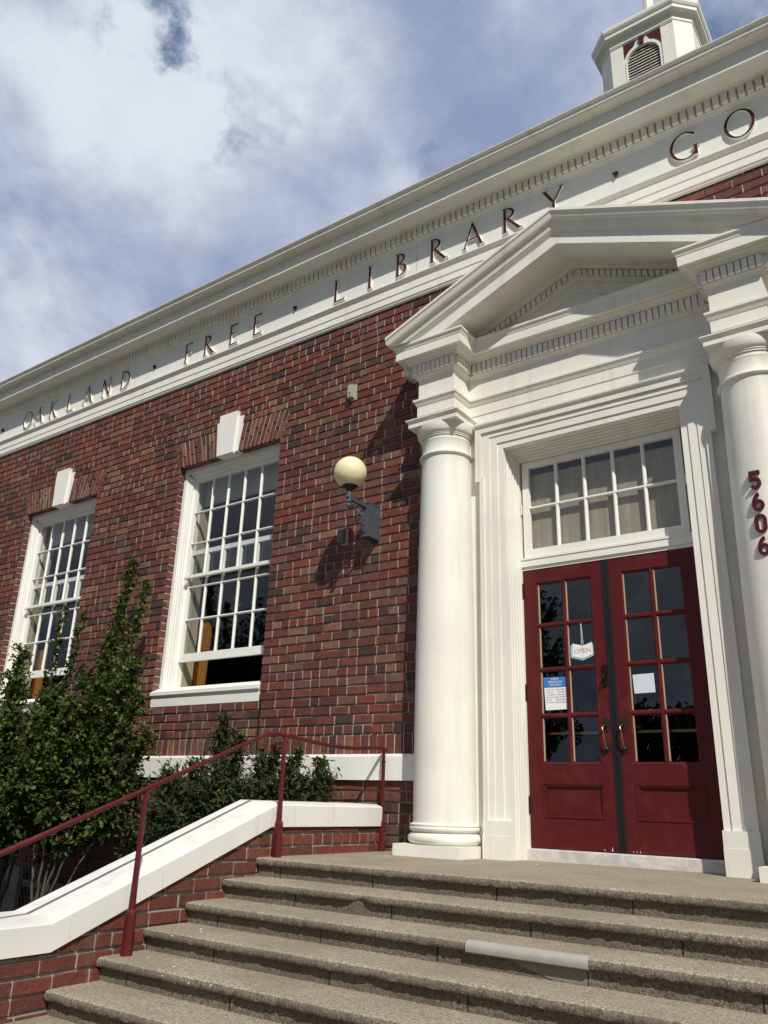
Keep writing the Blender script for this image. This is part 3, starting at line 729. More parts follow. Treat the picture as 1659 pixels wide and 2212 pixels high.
# --- house number on the right-hand column
def digit(d, xc, zc, y):
    mb = MB(); h, w, t_ = .124, .072, .0225; x0, z0 = xc-w/2, zc-h/2; y0 = y-.014
    def a_(cx, cz, rx, rz, p, q, k=0): ringarc(mb, cx, cz, rx, rz, p, q, t_, t_, y0-k*.0003, y, 24)
    if d == '5':
        mb.box(x0+.006, x0+w-.004, y0, y, z0+h-t_, z0+h); stroke(mb, x0+.012, z0+h-.004, x0+.010, z0+h*.46, t_*.9, t_*.9, y0-.0004, y)
        a_(xc-.002, z0+.041, w/2, .041, -150, 118, 2)
    elif d == '6':
        a_(xc, z0+.039, w/2, .039, 0, 360); ringarc(mb, xc+.016, z0+.039, w/2+.016, h-.039, 98, 180, t_, t_, y0-.0005, y, 14)
    elif d == '0':
        a_(xc, z0+h-w/2, w/2, w/2, 0, 180); a_(xc, z0+w/2, w/2, w/2, 180, 360, 1)
        for sx in (-1, 1): mb.box(xc+sx*(w/2-t_), xc+sx*w/2, y0-.0006, y, z0+w/2-.001, z0+h-w/2+.001)
    return mb.build('house_number', M['letter'], colR)
for d, z_ in zip('5606', (2.347, 2.200, 2.055, 1.910)): digit(d, 1.197, z_, -.590+.002*(2.3-z_))

# --- plain wall panel and entablature
PY = -.29
m = MB()
for s in (-1, 1): m.box(s*.7345, s*1.42, PY, W+.02, 0, 3.4475)
m.box(-.7345, .7345, PY, W+.02, 3.199, 3.4475); m.build('portico_panel', M['white'], bld)
EP = [(-1.49, W+.02), (-1.49, PY), (-1.405, PY), (-1.405, -.545), (-1.048, -.545), (-1.048, PY), (1.048, PY), (1.048, -.545), (1.405, -.545), (1.405, PY), (1.49, PY), (1.49, W+.02)]
ent = MB()
EN = [(0, 3.448), (0, 3.506), (.007, 3.508), (.007, 3.600), (.013, 3.603), (.030, 3.640), (.036, 3.644), (.036, 3.662), (.030, 3.666), (0, 3.668), (0, 3.862), (.007, 3.865), (.009, 3.872), (.022, 3.885), (.030, 3.892), (.030, 3.990), (.060, 3.991), (.063, 3.998), (.075, 4.014), (.092, 4.026), (.102, 4.031), (.102, 4.036), (.140, 4.036), (.140, 4.030), (.149, 4.030), (.149, 4.108), (.153, 4.111), (.155, 4.120), (.160, 4.132), (.167, 4.140), (.171, 4.147), (.171, 4.163), (.0, 4.170), (-.05, 4.170)]
ent.sweep(EP, EN)
for s in (-1, 1): ent.box(s*1.404, s*1.049, -.5445, PY+.005, 3.4485, 4.15)
ent.box(-1.489, 1.489, PY+.002, W+.02, 3.4485, 4.168)
entab = ent.build('entablature', M['white'], bld)
m = MB()
def dent_run(mb, a, b, axis, fixed, sgn, z0, z1, d0, d1, pitch=.0485, wd=.037):
    n = max(1, int(round(abs(b-a)/pitch))); st = (b-a)/n
    for i in range(n):
        c_ = a+st*(i+.5)
        if axis == 'x': mb.box(c_-wd/2, c_+wd/2, fixed+sgn*d0, fixed+sgn*d1, z0, z1)
        else: mb.box(fixed+sgn*d0, fixed+sgn*d1, c_-wd/2, c_+wd/2, z0, z1)
for s in (-1, 1):
    dent_run(m, s*1.405-.03, s*1.405+.03+(s*1.048-s*1.405) if s > 0 else s*1.048+.03, 'x', -.545, -1, 3.900, 3.985, .029, .058) if s < 0 else dent_run(m, 1.048-.03, 1.405+.03, 'x', -.545, -1, 3.900, 3.985, .029, .058)
    dent_run(m, -.575, PY-.06, 'y', s*1.048, -s, 3.900, 3.985, .029, .058)
    dent_run(m, -.575, PY-.06, 'y', s*1.405, s, 3.900, 3.985, .029, .058)
dent_run(m, -.985, .985, 'x', PY, -1, 3.900, 3.985, .029, .058)
m.build('dentil_course', M['white'], entab)

# --- pediment
SL = .417; XE = 1.605
ped = MB()
cy_ = [(-.735+(-.055)*f, 4.768+.095*(f+.16*math.sin(2*math.pi*f))) for f in [i/10 for i in range(11)]]
RP = [(W+.01, 4.50), (PY, 4.50), (PY-.010, 4.503), (PY-.012, 4.512), (PY-.028, 4.530), (PY-.032, 4.535), (PY-.032, 4.600), (PY-.064, 4.601), (PY-.067, 4.606), (PY-.085, 4.620), (PY-.100, 4.627), (-.694, 4.627), (-.694, 4.621), (-.702, 4.621), (-.702, 4.722), (-.708, 4.726), (-.712, 4.738), (-.720, 4.742), (-.724, 4.752), (-.732, 4.758)]+cy_+[(-.796, 4.872), (-.802, 4.878), (-.802, 4.902), (W+.01, 4.925)]
for s in (-1, 1):
    rows = [[(s*xx, y, z-SL*xx) for y, z in RP+RP[:1]] for xx in (0.0, XE)]
    ped.strip(rows)
    ped.add(rows[1][:-1], [tuple(range(len(RP)))])
po = ped.build('pediment', M['white'], bld)
bm = bmesh.new(); bm.from_mesh(po.data)
bmesh.ops.remove_doubles(bm, verts=bm.verts[:], dist=1e-5)
cut = bmesh.ops.bisect_plane(bm, geom=bm.verts[:]+bm.edges[:]+bm.faces[:], plane_co=(0, 0, 4.1665), plane_no=(0, 0, -1), clear_outer=True)['geom_cut']
bmesh.ops.triangle_fill(bm, edges=[e for e in cut if isinstance(e, bmesh.types.BMEdge)], use_beauty=True)
bmesh.ops.recalc_face_normals(bm, faces=bm.faces[:])
bm.to_mesh(po.data); bm.free()
m = MB(); m.xz([(-1.0, 4.166), (1.0, 4.166), (0, 4.51)], PY-.0, W+.01)
m.xz([(-.80, 4.166), (-.55, 4.166), (-.0, 4.395), (.55, 4.166), (.80, 4.166), (0, 4.50)], PY-.007, PY+.001); m.build('tympanum', M['white'], po)
for s in (-1, 1):
    m = MB(); x = .022
    while x < .98:
        xa, xb = x, x+.036
        zb_, zt_ = 4.542, 4.594
        q = [(xa, zb_-SL*xa), (xb, zb_-SL*xb), (xb, zt_-SL*xb), (xa, zt_-SL*xa)]
        if min(p[1] for p in q) > 4.168: m.xz([(s*a_, b_) for a_, b_ in q], PY-.060, PY-.031)
        x += .0485
    m.build('dentil_course', M['white'], po)

# --- door casing
cas = MB()
def uframe(mb, xi, zi, w_, y0, y1, zb=0.0):
    for s in (-1, 1): mb.xz([(s*xi, zb), (s*(xi+w_), zb), (s*(xi+w_), zi+w_), (s*xi, zi)], y0, y1)
    mb.xz([(-xi, zi), (xi, zi), (xi+w_, zi+w_), (-xi-w_, zi+w_)], y0, y1)
uframe(cas, .712, 3.135, .052, -.318, PY+.0)
uframe(cas, .764, 3.187, .066, -.328, PY+.0)
OUT = lambda s: [(s*.83, 0), (s*.918, 0), (s*.918, 2.870), (s*.957, 2.870), (s*.957, 3.345), (0, 3.345), (0, 3.253), (s*.83, 3.253)]
for s in (-1, 1):
    cas.xz([(s*.830, .0), (s*.880, .0), (s*.880, 2.905), (s*.9, 2.905), (s*.9, 3.30), (0, 3.30), (0, 3.253), (s*.83, 3.253)], -.336, PY)
    cas.xz([(s*.880, .0), (s*.918, .0), (s*.918, 2.868), (s*.957, 2.868), (s*.957, 3.345), (0, 3.345), (0, 3.30), (s*.902, 3.30), (s*.902, 2.903), (s*.880, 2.903)], -.352, PY)
    cas.box(s*.708, s*.925, -.358, PY, 0, .155); cas.box(s*.709, s*.922, -.354, PY, .155, .255)
cas.sweep([(-.957, PY), (.957, PY)], [(0, 3.345), (.066, 3.345), (.07, 3.352), (.078, 3.362), (.082, 3.372), (.082, 3.384), (0, 3.392)])
casing = cas.build('door_casing', M['white'], bld)
rv = MB()
for s in (-1, 1):
    for (xi, ya, yb) in ((.7135, -.317, -.245), (.706, -.245, -.215), (.698, -.215, -.185), (.690, -.185, -.160), (.680, -.160, -.135), (.668, -.135, .0)):
        rv.box(s*xi, s*.735, ya+.0007, yb-.0003, 0.0, 3.19)
for (zi, ya, yb) in ((3.1365, -.317, -.245), (3.128, -.245, -.215), (3.118, -.215, -.185), (3.105, -.185, -.160), (3.085, -.160, -.135), (3.062, -.135, .0)):
    rv.box(-.734, .734, ya+.0012, yb, zi, 3.2)
rv.build('door_reveal', M['white_wood'], bld)
# threshold
m = MB(); m.yz([(-.1485, 0.0), (-.1485, .070), (-.146, .076), (-.06, .081), (0, .081), (0, 0)], -.712, .712); m.build('threshold', M['marble'], bld)

# --- doors
DY = -.109
def door(x0, x1, gx0, gx1, px0, px1, hand):
    d = empty('door', (0, 0, 0), bld); z0, z1 = .084, 2.122
    gz0, gz1 = .652, 2.013; b = MB(); th = .044
    b.box(x0, gx0, DY, DY+th, z0, z1); b.box(gx1, x1, DY, DY+th, z0, z1); b.box(gx0, gx1, DY, DY+th, gz1, z1)
    b.box(gx0, gx1, DY, DY+th, .512, gz0); b.box(gx0, gx1, DY, DY+th, z0, .300)
    b.box(gx0, px0, DY, DY+th, .300, .512) if px0 > gx0+.001 else None
    b.box(px1, gx1, DY, DY+th, .300, .512) if gx1 > px1+.001 else None
    def rail_v(xm): b.xy([(xm-.019, DY+.03), (xm-.019, DY+.016), (xm-.008, DY+.002), (xm+.008, DY+.002), (xm+.019, DY+.016), (xm+.019, DY+.03)], gz0, gz1)
    def rail_h(zm, xa, xb): b.yz([(DY+.031, zm-.018), (DY+.016, zm-.018), (DY+.0015, zm-.007), (DY+.0015, zm+.007), (DY+.016, zm+.018), (DY+.031, zm+.018)], xa, xb)
    xm = (gx0+gx1)/2; rail_v(xm)
    zs_ = [gz0+(gz1-gz0)*k/4 for k in range(5)]
    for k in (1, 2, 3): rail_h(zs_[k], gx0, gx1)
    # sticking (bevel) round the glazed field
    for (xa, xb) in ((gx0, gx0+.012), (gx1-.012, gx1)): b.xy([(xa, DY+.03), (xa, DY+.004), (xb, DY+.016), (xb, DY+.03)] if xa == gx0 else [(xa, DY+.03), (xa, DY+.016), (xb, DY+.004), (xb, DY+.03)], gz0, gz1)
    b.yz([(DY+.03, gz0), (DY+.004, gz0), (DY+.016, gz0+.012), (DY+.03, gz0+.012)], gx0, gx1)
    b.yz([(DY+.03, gz1), (DY+.004, gz1), (DY+.016, gz1-.012), (DY+.03, gz1-.012)], gx0, gx1)
    # recessed panel with raised moulding
    b.box(px0, px1, DY+.016, DY+.03, .300, .512)
    def fr_(i, w_, y): 
        xa, xb, za, zb = px0+i, px1-i, .300+i, .512-i
        b.xz([(xa, za), (xb, za), (xb-w_, za+w_), (xa+w_, za+w_)], y, DY+.02); b.xz([(xa, zb), (xb, zb), (xb-w_, zb-w_), (xa+w_, zb-w_)], y, DY+.02)
        b.xz([(xa, za), (xa+w_, za+w_), (xa+w_, zb-w_), (xa, zb)], y+.0004, DY+.02); b.xz([(xb, za), (xb-w_, za+w_), (xb-w_, zb-w_), (xb, zb)], y+.0004, DY+.02)
    fr_(-.012, .012, DY-.006); fr_(0, .012, DY-.001); fr_(.012, .012, DY+.009)
    leaf = b.build('door_leaf', M['door'], d)
    for ix in range(2):
        xa, xb = (gx0+.012, xm-.019) if ix == 0 else (xm+.019, gx1-.012)
        for k in range(4):
            za, zb = zs_[k]+.018, zs_[k+1]-.018; g = MB(); t1 = rnd.gauss(0, .0008)
            g.add([(xa-.004, DY+.024+t1, za-.006), (xb+.004, DY+.024-t1, za-.006), (xb+.004, DY+.024+t1*.5, zb+.006), (xa-.004, DY+.024, zb+.006)], [(0, 1, 2, 3)]); g.build('pane', M['glass'], d, recalc=False)
            pt = MB(); pt.box(xa-.002, xa+.004, DY+.010, DY+.023, za, zb); pt.build('glazing_putty', M['putty'], d)
    # pull handle
    hx = -.056 if hand < 0 else .071
    h = MB()
    for zc, rx, rz in ((.918, .024, .052), (.752, .019, .030)):
        h.prism([(hx+rx*math.cos(2*math.pi*i/20), zc+rz*math.sin(2*math.pi*i/20)) for i in range(20)], lambda a, b_, d_: (a, d_, b_), DY-.007, DY)
    h.ball((hx-.004, DY-.018, .752), .014); hb = h.build('handle_plate', M['black'], d, smooth=True, auto=40)
    g = MB(); g.tube([(hx-.002, DY-.002, .905), (hx-.008, DY-.035, .908), (hx-.011, DY-.050, .890), (hx-.009, DY-.050, .850), (hx-.004, DY-.042, .800), (hx-.003, DY-.022, .765), (hx-.004, DY-.010, .755)], [.008, .0095, .010, .0095, .008, .007, .006], 10); g.build('pull_handle', M['brass'], d, smooth=True)
    if hand < 0:
        l_ = MB(); l_.xz([(-.062, 1.19), (-.046, 1.178), (-.030, 1.19), (-.028, 1.335), (-.062, 1.335)], DY-.010, DY); l_.prism([(-.045+.012*math.cos(i*.5236), 1.300+.012*math.sin(i*.5236)) for i in range(12)], lambda a, b_, d_: (a, d_, b_), DY-.014, DY-.009)
        l_.build('lock_plate', M['bronze'], d)
        k = MB(); k.tube([(-.047, DY-.012, 1.262), (-.046, DY-.035, 1.250), (-.045, DY-.040, 1.225), (-.045, DY-.030, 1.205)], [.006, .008, .007, .004], 8); k.build('thumb_latch', M['bronze'], d, smooth=True)
    for zh in (1.955, 1.165, .365):
        hx_ = x0 if hand < 0 else x1
        k = MB(); k.tube([(hx_-.004*(-hand), DY-.012, zh-.055), (hx_-.004*(-hand), DY-.012, zh+.055)], .010, 10); k.ball((hx_-.004*(-hand), DY-.012, zh+.06), .008); k.ball((hx_-.004*(-hand), DY-.012, zh-.06), .008)
        k.build('hinge', M['black'], d, smooth=True, auto=50)
    ps = MB()
    for i in range(3):
        xx = (rnd.uniform(-.13, -.03) if hand < 0 else rnd.uniform(.05, .13)); hh = rnd.uniform(.006, .026); ps.box(xx, xx+.0025, DY-.0012, DY, .088, .088+hh)
    ps.build('paint_chip', M['paper'], d)
    return d
door(-.667, -.022, -.556, -.112, -.548, -.108, -1)
door(.034, .667, .122, .562, .134, .562, 1)
m = MB(); m.box(-.0215, .0335, DY-.004, DY+.04, .084, 2.122)
for xx in (-.012, .004, .018): m.box(xx, xx+.007, DY-.010, DY-.0045, .09, 2.118)
for k in range(14):
    zz = .16+k*.145
    for xx in (-.017, .029): m.box(xx-.002, xx+.002, DY-.0065, DY-.004, zz-.002, zz+.002)
m.build('astragal', M['black'], bld)
m = MB(); m.box(-.668, .668, DY-.006, -.02, 2.124, 2.150); m.box(-.668, .668, DY-.020, -.02, 2.150, 2.222); m.box(-.668, .668, DY-.026, -.02, 2.205, 2.2225); m.build('transom_bar', M['white_wood'], bld)
# --- transom window
tw = empty('transom_window', (0, 0, 0), bld); tf = MB(); y = DY
tf.box(-.648, -.592, y, y+.04, 2.226, 3.056); tf.box(.592, .648, y, y+.04, 2.226, 3.056); tf.box(-.592, .592, y, y+.04, 3.002, 3.056); tf.box(-.592, .592, y, y+.04, 2.226, 2.296)
for k in range(1, 5):
    xm = -.592+1.184*k/5; tf.xy([(xm-.014, y+.032), (xm-.014, y+.014), (xm-.005, y+.003), (xm+.005, y+.003), (xm+.014, y+.014), (xm+.014, y+.032)], 2.296, 3.002)
tf.yz([(y+.033, 2.638), (y+.014, 2.638), (y+.0025, 2.645), (y+.0025, 2.655), (y+.014, 2.662), (y+.033, 2.662)], -.592, .592)
for sx in (-1, 1): tf.tube([(sx*.658, y-.004, 2.60), (sx*.658, y-.004, 2.68)], .006, 8)
tf.build('transom_frame', M['white_wood'], tw)
for ix in range(5):
    for iz in range(2):
        g = MB(); xa = -.592+1.184*ix/5+.008; xb = xa+1.184/5-.016; za = 2.296+.353*iz+.006; g.add([(xa, y+.022, za), (xb, y+.022, za), (xb, y+.022, za+.34), (xa, y+.022, za+.34)], [(0, 1, 2, 3)]); g.build('pane', M['glass'], tw, recalc=False)
m = MB(); rows = [[(-.66+1.32*i/120, y+.062+.0007*math.sin(i*1.7)+.001*math.sin(i*.31), z_) for z_ in (2.22, 2.5, 2.955)] for i in range(121)]
m.strip(rows); m.build('curtain', M['curtain'], tw, smooth=True, recalc=False)
m = MB(); m.tube([(-.66, y+.06, 2.962), (.66, y+.06, 2.962)], .008, 8); m.build('curtain_rod', M['bronze'], tw)
# push bars inside the doors
m = MB()
for (a_, b_) in ((-.64, -.05), (.06, .64)): m.box(a_, b_, -.03, -.005, .862, .880)
m.build('push_bar', M['brass'], bld)

# ------------------------------------------------------------------ papers on the doors
def text_mesh(txt, size, align='CENTER'):
    cu_ = bpy.data.curves.new('t', 'FONT'); cu_.body = txt; cu_.size = size; cu_.align_x = align; cu_.resolution_u = 2
    o = bpy.data.objects.new('t', cu_); col.objects.link(o)
    dg = bpy.context.evaluated_depsgraph_get(); me = bpy.data.meshes.new_from_object(o.evaluated_get(dg))
    bpy.data.objects.remove(o); return me
def put_text(txt, size, x, y, z, m_, parent, align='CENTER', tilt=0, name='text', sx=1.0, bold=0.0):
    me = text_mesh(txt, size, align)
    o = bpy.data.objects.new(name, me); col.objects.link(o); me.materials.append(m_)
    o.parent = parent; o.matrix_local = Matrix.Translation((x, y, z)) @ Matrix.Rotation(R(tilt), 4, 'Y') @ Matrix.Rotation(R(90), 4, 'X') @ Matrix.Diagonal((sx, 1, 1, 1))
    return o
gy = DY+.0155
ns = empty('hours_notice', (-.438, gy, 1.034)); tag(ns, 'blue and white opening hours notice taped inside the left door', 'notice')
def local_box(mb, x0, x1, y0, y1, z0, z1): mb.box(x0, x1, y0, y1, z0, z1)
m = MB(); m.add([(-.083, 0, 0), (.088, 0, .002), (.088, 0, .238), (-.092, 0, .242)], [(0, 1, 2, 3)]); m.build('sheet', M['paper'], ns, recalc=False)
m = MB(); m.add([(-.090, -.0008, .165), (.088, -.0008, .163), (.088, -.0008, .238), (-.0925, -.0008, .242)], [(0, 1, 2, 3)]); m.build('header_panel', M['blue'], ns, recalc=False)
for i, tx in enumerate(('NEW', 'BRANCH', 'HOURS')): put_text(tx, .0235, 0, -.0016, .219-i*.0222, M['paper'], ns, sx=1.15, name='heading')
for i, (d_, h_) in enumerate((('MONDAY', '10am-5:30pm'), ('TUESDAY', '10am-8pm'), ('WEDNESDAY', '10am-8pm'), ('THURSDAY', '10am-5:30pm'), ('FRIDAY', '12pm-5:30pm'), ('SATURDAY', '10am-5:30pm'))):
    put_text(d_, .0145, -.076, -.0008, .143-i*.0185, M['slate'], ns, 'LEFT', name='day'); put_text(h_, .0150, .079, -.0008, .143-i*.0185, M['navy'], ns, 'RIGHT', name='opening_time')
op = empty('open_sign', (-.209, gy-.002, 1.386)); tag(op, 'white open book shaped sign reading OPEN hung inside the left door', 'sign')
m = MB(); bk = [(-.094, .022), (0, -.004), (.094, .030), (.090, .104), (.072, .128), (.030, .112), (0, .106), (-.035, .116), (-.074, .128), (-.094, .108)]
m.xz(bk, .0, .002); m.build('cover', M['teal'], op)
m = MB(); m.xz([(-.080, .030), (-.002, .010), (-.002, .106), (-.035, .115), (-.071, .124), (-.078, .080)], -.003, -.0003); m.xz([(.002, .010), (.080, .038), (.072, .123), (.032, .112), (.002, .106)], -.003, -.0003); m.build('page', M['paper'], op)
put_text('OPEN', .050, 0, -.004, .052, M['peach'], op, tilt=-2, name='lettering', sx=1.05)
m = MB(); m.tube([(-.006, 0, .112), (-.003, 0, .262)], .0016, 5); m.tube([(.008, 0, .112), (0, 0, .262)], .0016, 5); m.ball((-.002, -.002, .264), .006); m.build('string', M['paper'], op)
bp_ = MB(); bp_.add([(.155, gy, 1.124), (.303, gy-.001, 1.126), (.301, gy-.002, 1.258), (.150, gy, 1.255)], [(0, 1, 2, 3)])
tag(bp_.build('paper_sheet', M['sheet'], recalc=False), 'blank white square paper taped inside the right door', 'paper')

# ------------------------------------------------------------------ cupola
cup = empty('cupola', (0, 0, 0), bld); H_, C_ = .63, .20; CY = 2.70+H_
def octo(h, c): return [(-h, CY-h+c), (-h+c, CY-h), (h-c, CY-h), (h, CY-h+c), (h, CY+h-c), (h-c, CY+h), (-h+c, CY+h), (-h, CY+h-c)]
m = MB(); FZ = CY-H_
pl = octo(H_, C_)
for i in range(8):
    a, b = pl[i], pl[(i+1) % 8]
    if i == 1: continue
    m.add([(a[0], a[1], 7.0), (b[0], b[1], 7.0), (b[0], b[1], 10.5), (a[0], a[1], 10.5)], [(0, 1, 2, 3)])
# front: pilasters, spandrel plate with arched opening
ar = arc(0, 9.97, .222, 0, 180, 20)
for s in (-1, 1):
    m.box(s*.43, s*.262, FZ, FZ+.05, 7.0, 10.5); m.box(s*.43, s*.258, FZ-.010, FZ, 10.330, 10.352); m.box(s*.43, s*.256, FZ-.018, FZ, 10.352, 10.372)
m.box(-.262, .262, FZ+.001, FZ+.05, 10.335, 10.5); m.box(-.262, .262, FZ+.001, FZ+.05, 7.0, 9.50)
rows = []
for i in range(21):
    a_, b_ = ar[i]; rows.append([(a_, FZ+.02, b_), (max(-.262, min(.262, a_*1.4)), FZ+.02, 10.335)])
pts = [(.262, 9.50), (.222, 9.50)]+ar+[(-.222, 9.50), (-.262, 9.50), (-.262, 10.335), (.262, 10.335)]
m.xz(pts, FZ+.018, FZ+.05)
m.box(-.262, .262, FZ+.012, FZ+.05, 9.50, 9.535)
m.strip([[(x_*1.0, FZ+.006, z_), (x_*1.10, FZ+.006, 9.97+(z_-9.97)*1.10), (x_*1.10, FZ+.05, 9.97+(z_-9.97)*1.10)] for x_, z_ in [(.222, 9.5)]+ar+[(-.222, 9.5)]])
m.sweep(octo(H_, C_), [(0, 10.35), (.010, 10.352), (.012, 10.38), (.002, 10.384), (.002, 10.455), (.012, 10.460), (.03, 10.476), (.04, 10.48), (.085, 10.484), (.087, 10.53), (.10, 10.545), (.115, 10.575), (.12, 10.60), (.12, 10.63), (0, 10.66)], closed=True)
m.build('cupola_body', M['white'], cup)
m = MB(); sl = MB()
for s in (-1, 1): m.xz([(s*.075, 10.322), (s*.250, 10.322), (s*.250, 10.075), (s*.225, 10.135), (s*.170, 10.205), (s*.110, 10.243)], FZ+.010, FZ+.02)
m.xz([(-.026, 10.20), (.026, 10.20), (.036, 10.325), (-.036, 10.325)], FZ-.012, FZ+.03); m.build('spandrel', M['letter'], cup)
for k in range(14):
    z_ = 9.53+k*.05; hw = .222 if z_ < 9.97 else math.sqrt(max(0, .222**2-(z_-9.97)**2))
    if hw > .03: sl.yz([(FZ+.040, z_-.002), (FZ+.054, z_+.006), (FZ+.054, z_+.013), (FZ+.040, z_+.010)], -hw, hw)
sl.build('louvre', M['white'], cup)
m = MB(); m.box(-.3, .3, FZ+.13, FZ+.14, 9.4, 10.4); m.build('louvre_backing', M['dark_void'], cup)
m = MB(); m.sweep(octo(.60, .20), [(0, 10.655), (0, 10.69), (-.10, 10.71), (-.12, 10.78), (-.34, 10.86), (-.36, 10.98), (-.59, 11.02)], closed=True)
m.build('cupola_roof', M['white'], cup)
m = MB(); m.lathe([(.15, 10.9), (.15, 11.02), (.10, 11.05), (.085, 11.2), (.06, 12.4), (.02, 13.6), (.001, 13.62)], (0, CY, 0), 8); m.build('finial', M['white'], cup)

# ------------------------------------------------------------------ entrance steps
stp = empty('entrance_steps', (0, -1.7, 0)); tag(stp, 'broad aggregate concrete steps rising to the library door', 'steps')
Y0, TR, RI, XS = -1.707, .278, .109, 1.822
def hnoise(x, k): return .5*math.sin(x*7.3+k*1.9)+.3*math.sin(x*19.1+k*5.3)+.2*math.sin(x*43.7+k*2.7)
def slab(y0, yb, z, k, seg=300):
    """one tread with a worn rounded nosing; y0 = nosing front, yb = back edge"""
    prof = [(yb, 0), (y0+.11, 0), (y0+.05, -.0005), (y0+.020, -.003), (y0+.007, -.008), (y0+.001, -.017), (y0, -.028), (y0+.003, -.040), (y0+.010, -.044), (y0+.036, -.046)]
    rows = []; rr = random.Random(100+k)
    chips = [(rr.uniform(-1.7, 1.7), rr.uniform(.010, .035), rr.uniform(.001, .0055)) for _ in range(16)]
    if k == 1: chips += [(-.80, .055, .03)]
    for i in range(seg+1):
        x_ = -XS+2*XS*i/seg; w1_ = hnoise(x_, k)*.0006+rr.gauss(0, .0011); w2_ = hnoise(x_*1.7, k+7)*.0004+rr.gauss(0, .0009)
        ch = sum(d_*math.exp(-((x_-c_)/w_)**2) for c_, w_, d_ in chips)
        row = []
        for j, (yy, zz) in enumerate(prof):
            e = 1.0 if 3 <= j <= 8 else (.35 if j == 2 else 0)
            row.append((x_, yy+e*(abs(w1_)+ch*(1 if j > 3 else .6)+rr.gauss(0, .0009)), z+zz+e*(w2_-ch*.25*(1 if j < 6 else -.6))+(0 if j == 0 else rr.gauss(0, .0004))))
        rows.append(row)
    mb = MB(); mb.cur = 0
    n = len(prof); vs = [p for r_ in rows for p in r_]; fs = []; mi = []
    for i in range(seg):
        for j in range(n-1): fs.append((i*n+j, (i+1)*n+j, (i+1)*n+j+1, i*n+j+1)); mi.append(0 if j < 4 else 1)
    mb.v = vs; mb.f = fs; mb.mi = mi
    return mb
NS = 11
for k in range(NS):
    y0, z = Y0-k*TR, -k*RI
    sb = slab(y0, -.04 if k == 0 else y0+TR+.045, z, k)
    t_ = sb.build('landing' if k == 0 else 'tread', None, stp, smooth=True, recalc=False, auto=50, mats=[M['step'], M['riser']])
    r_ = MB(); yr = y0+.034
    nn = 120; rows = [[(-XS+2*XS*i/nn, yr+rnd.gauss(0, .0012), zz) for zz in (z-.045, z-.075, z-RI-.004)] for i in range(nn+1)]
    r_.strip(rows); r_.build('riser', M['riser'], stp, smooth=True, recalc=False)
for k in range(7):
    yr = Y0-k*TR+.031
    for j in range(5):
        xx = -1.5+j*.72+(.23 if k % 2 else -.1)+rnd.uniform(-.05, .05); m = MB(); m.box(xx, xx+.004, yr, yr+.01, -k*RI-RI+.004, -k*RI-.048); m.build('riser_joint', M['dark_void'], stp)
# grey repair on the third nosing
yN, zN = Y0-2*TR, -2*RI
pr_ = [(.030, .0028), (.016, -.0005), (.003, -.008), (-.0035, -.018), (-.0042, -.030), (-.002, -.042), (.006, -.0475), (.03, -.0480)]
m = MB(); xp0, xp1 = .03, .60
rows = []
for i in range(31):
    x_ = xp0+(xp1-xp0)*i/30; e = max(0, (i-27)/3)
    rows.append([(x_, yN+a_-.0015+hnoise(x_, 3)*.0006, zN+.0006+b_*(1-.0*e)) for a_, b_ in pr_])
m.strip(rows, ends=True)
m.build('repair_patch', M['patch'], stp, smooth=True, auto=40)
m = MB()
m.xz([(.20, zN-.049), (.60, zN-.049), (.604, zN-.07), (.592, zN-RI+.004), (.50, zN-RI+.001), (.41, zN-RI+.006), (.37, zN-.090), (.31, zN-.082), (.26, zN-.064)], yN+.0322, yN+.04)
m.build('riser_repair', M['patch_dark'], stp)
m = MB(); m.box(-XS, XS, Y0-NS*TR+.02, W+.02, GZ-.1, GZ); 
for k in range(NS): m.box(-XS+.002, XS-.002, Y0-k*TR+.06, W+.02 if k == 0 else Y0-k*TR+TR+.07, GZ-.05, -k*RI-.05)
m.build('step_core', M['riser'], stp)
for c_ in stp.children: c_.location = -stp.location

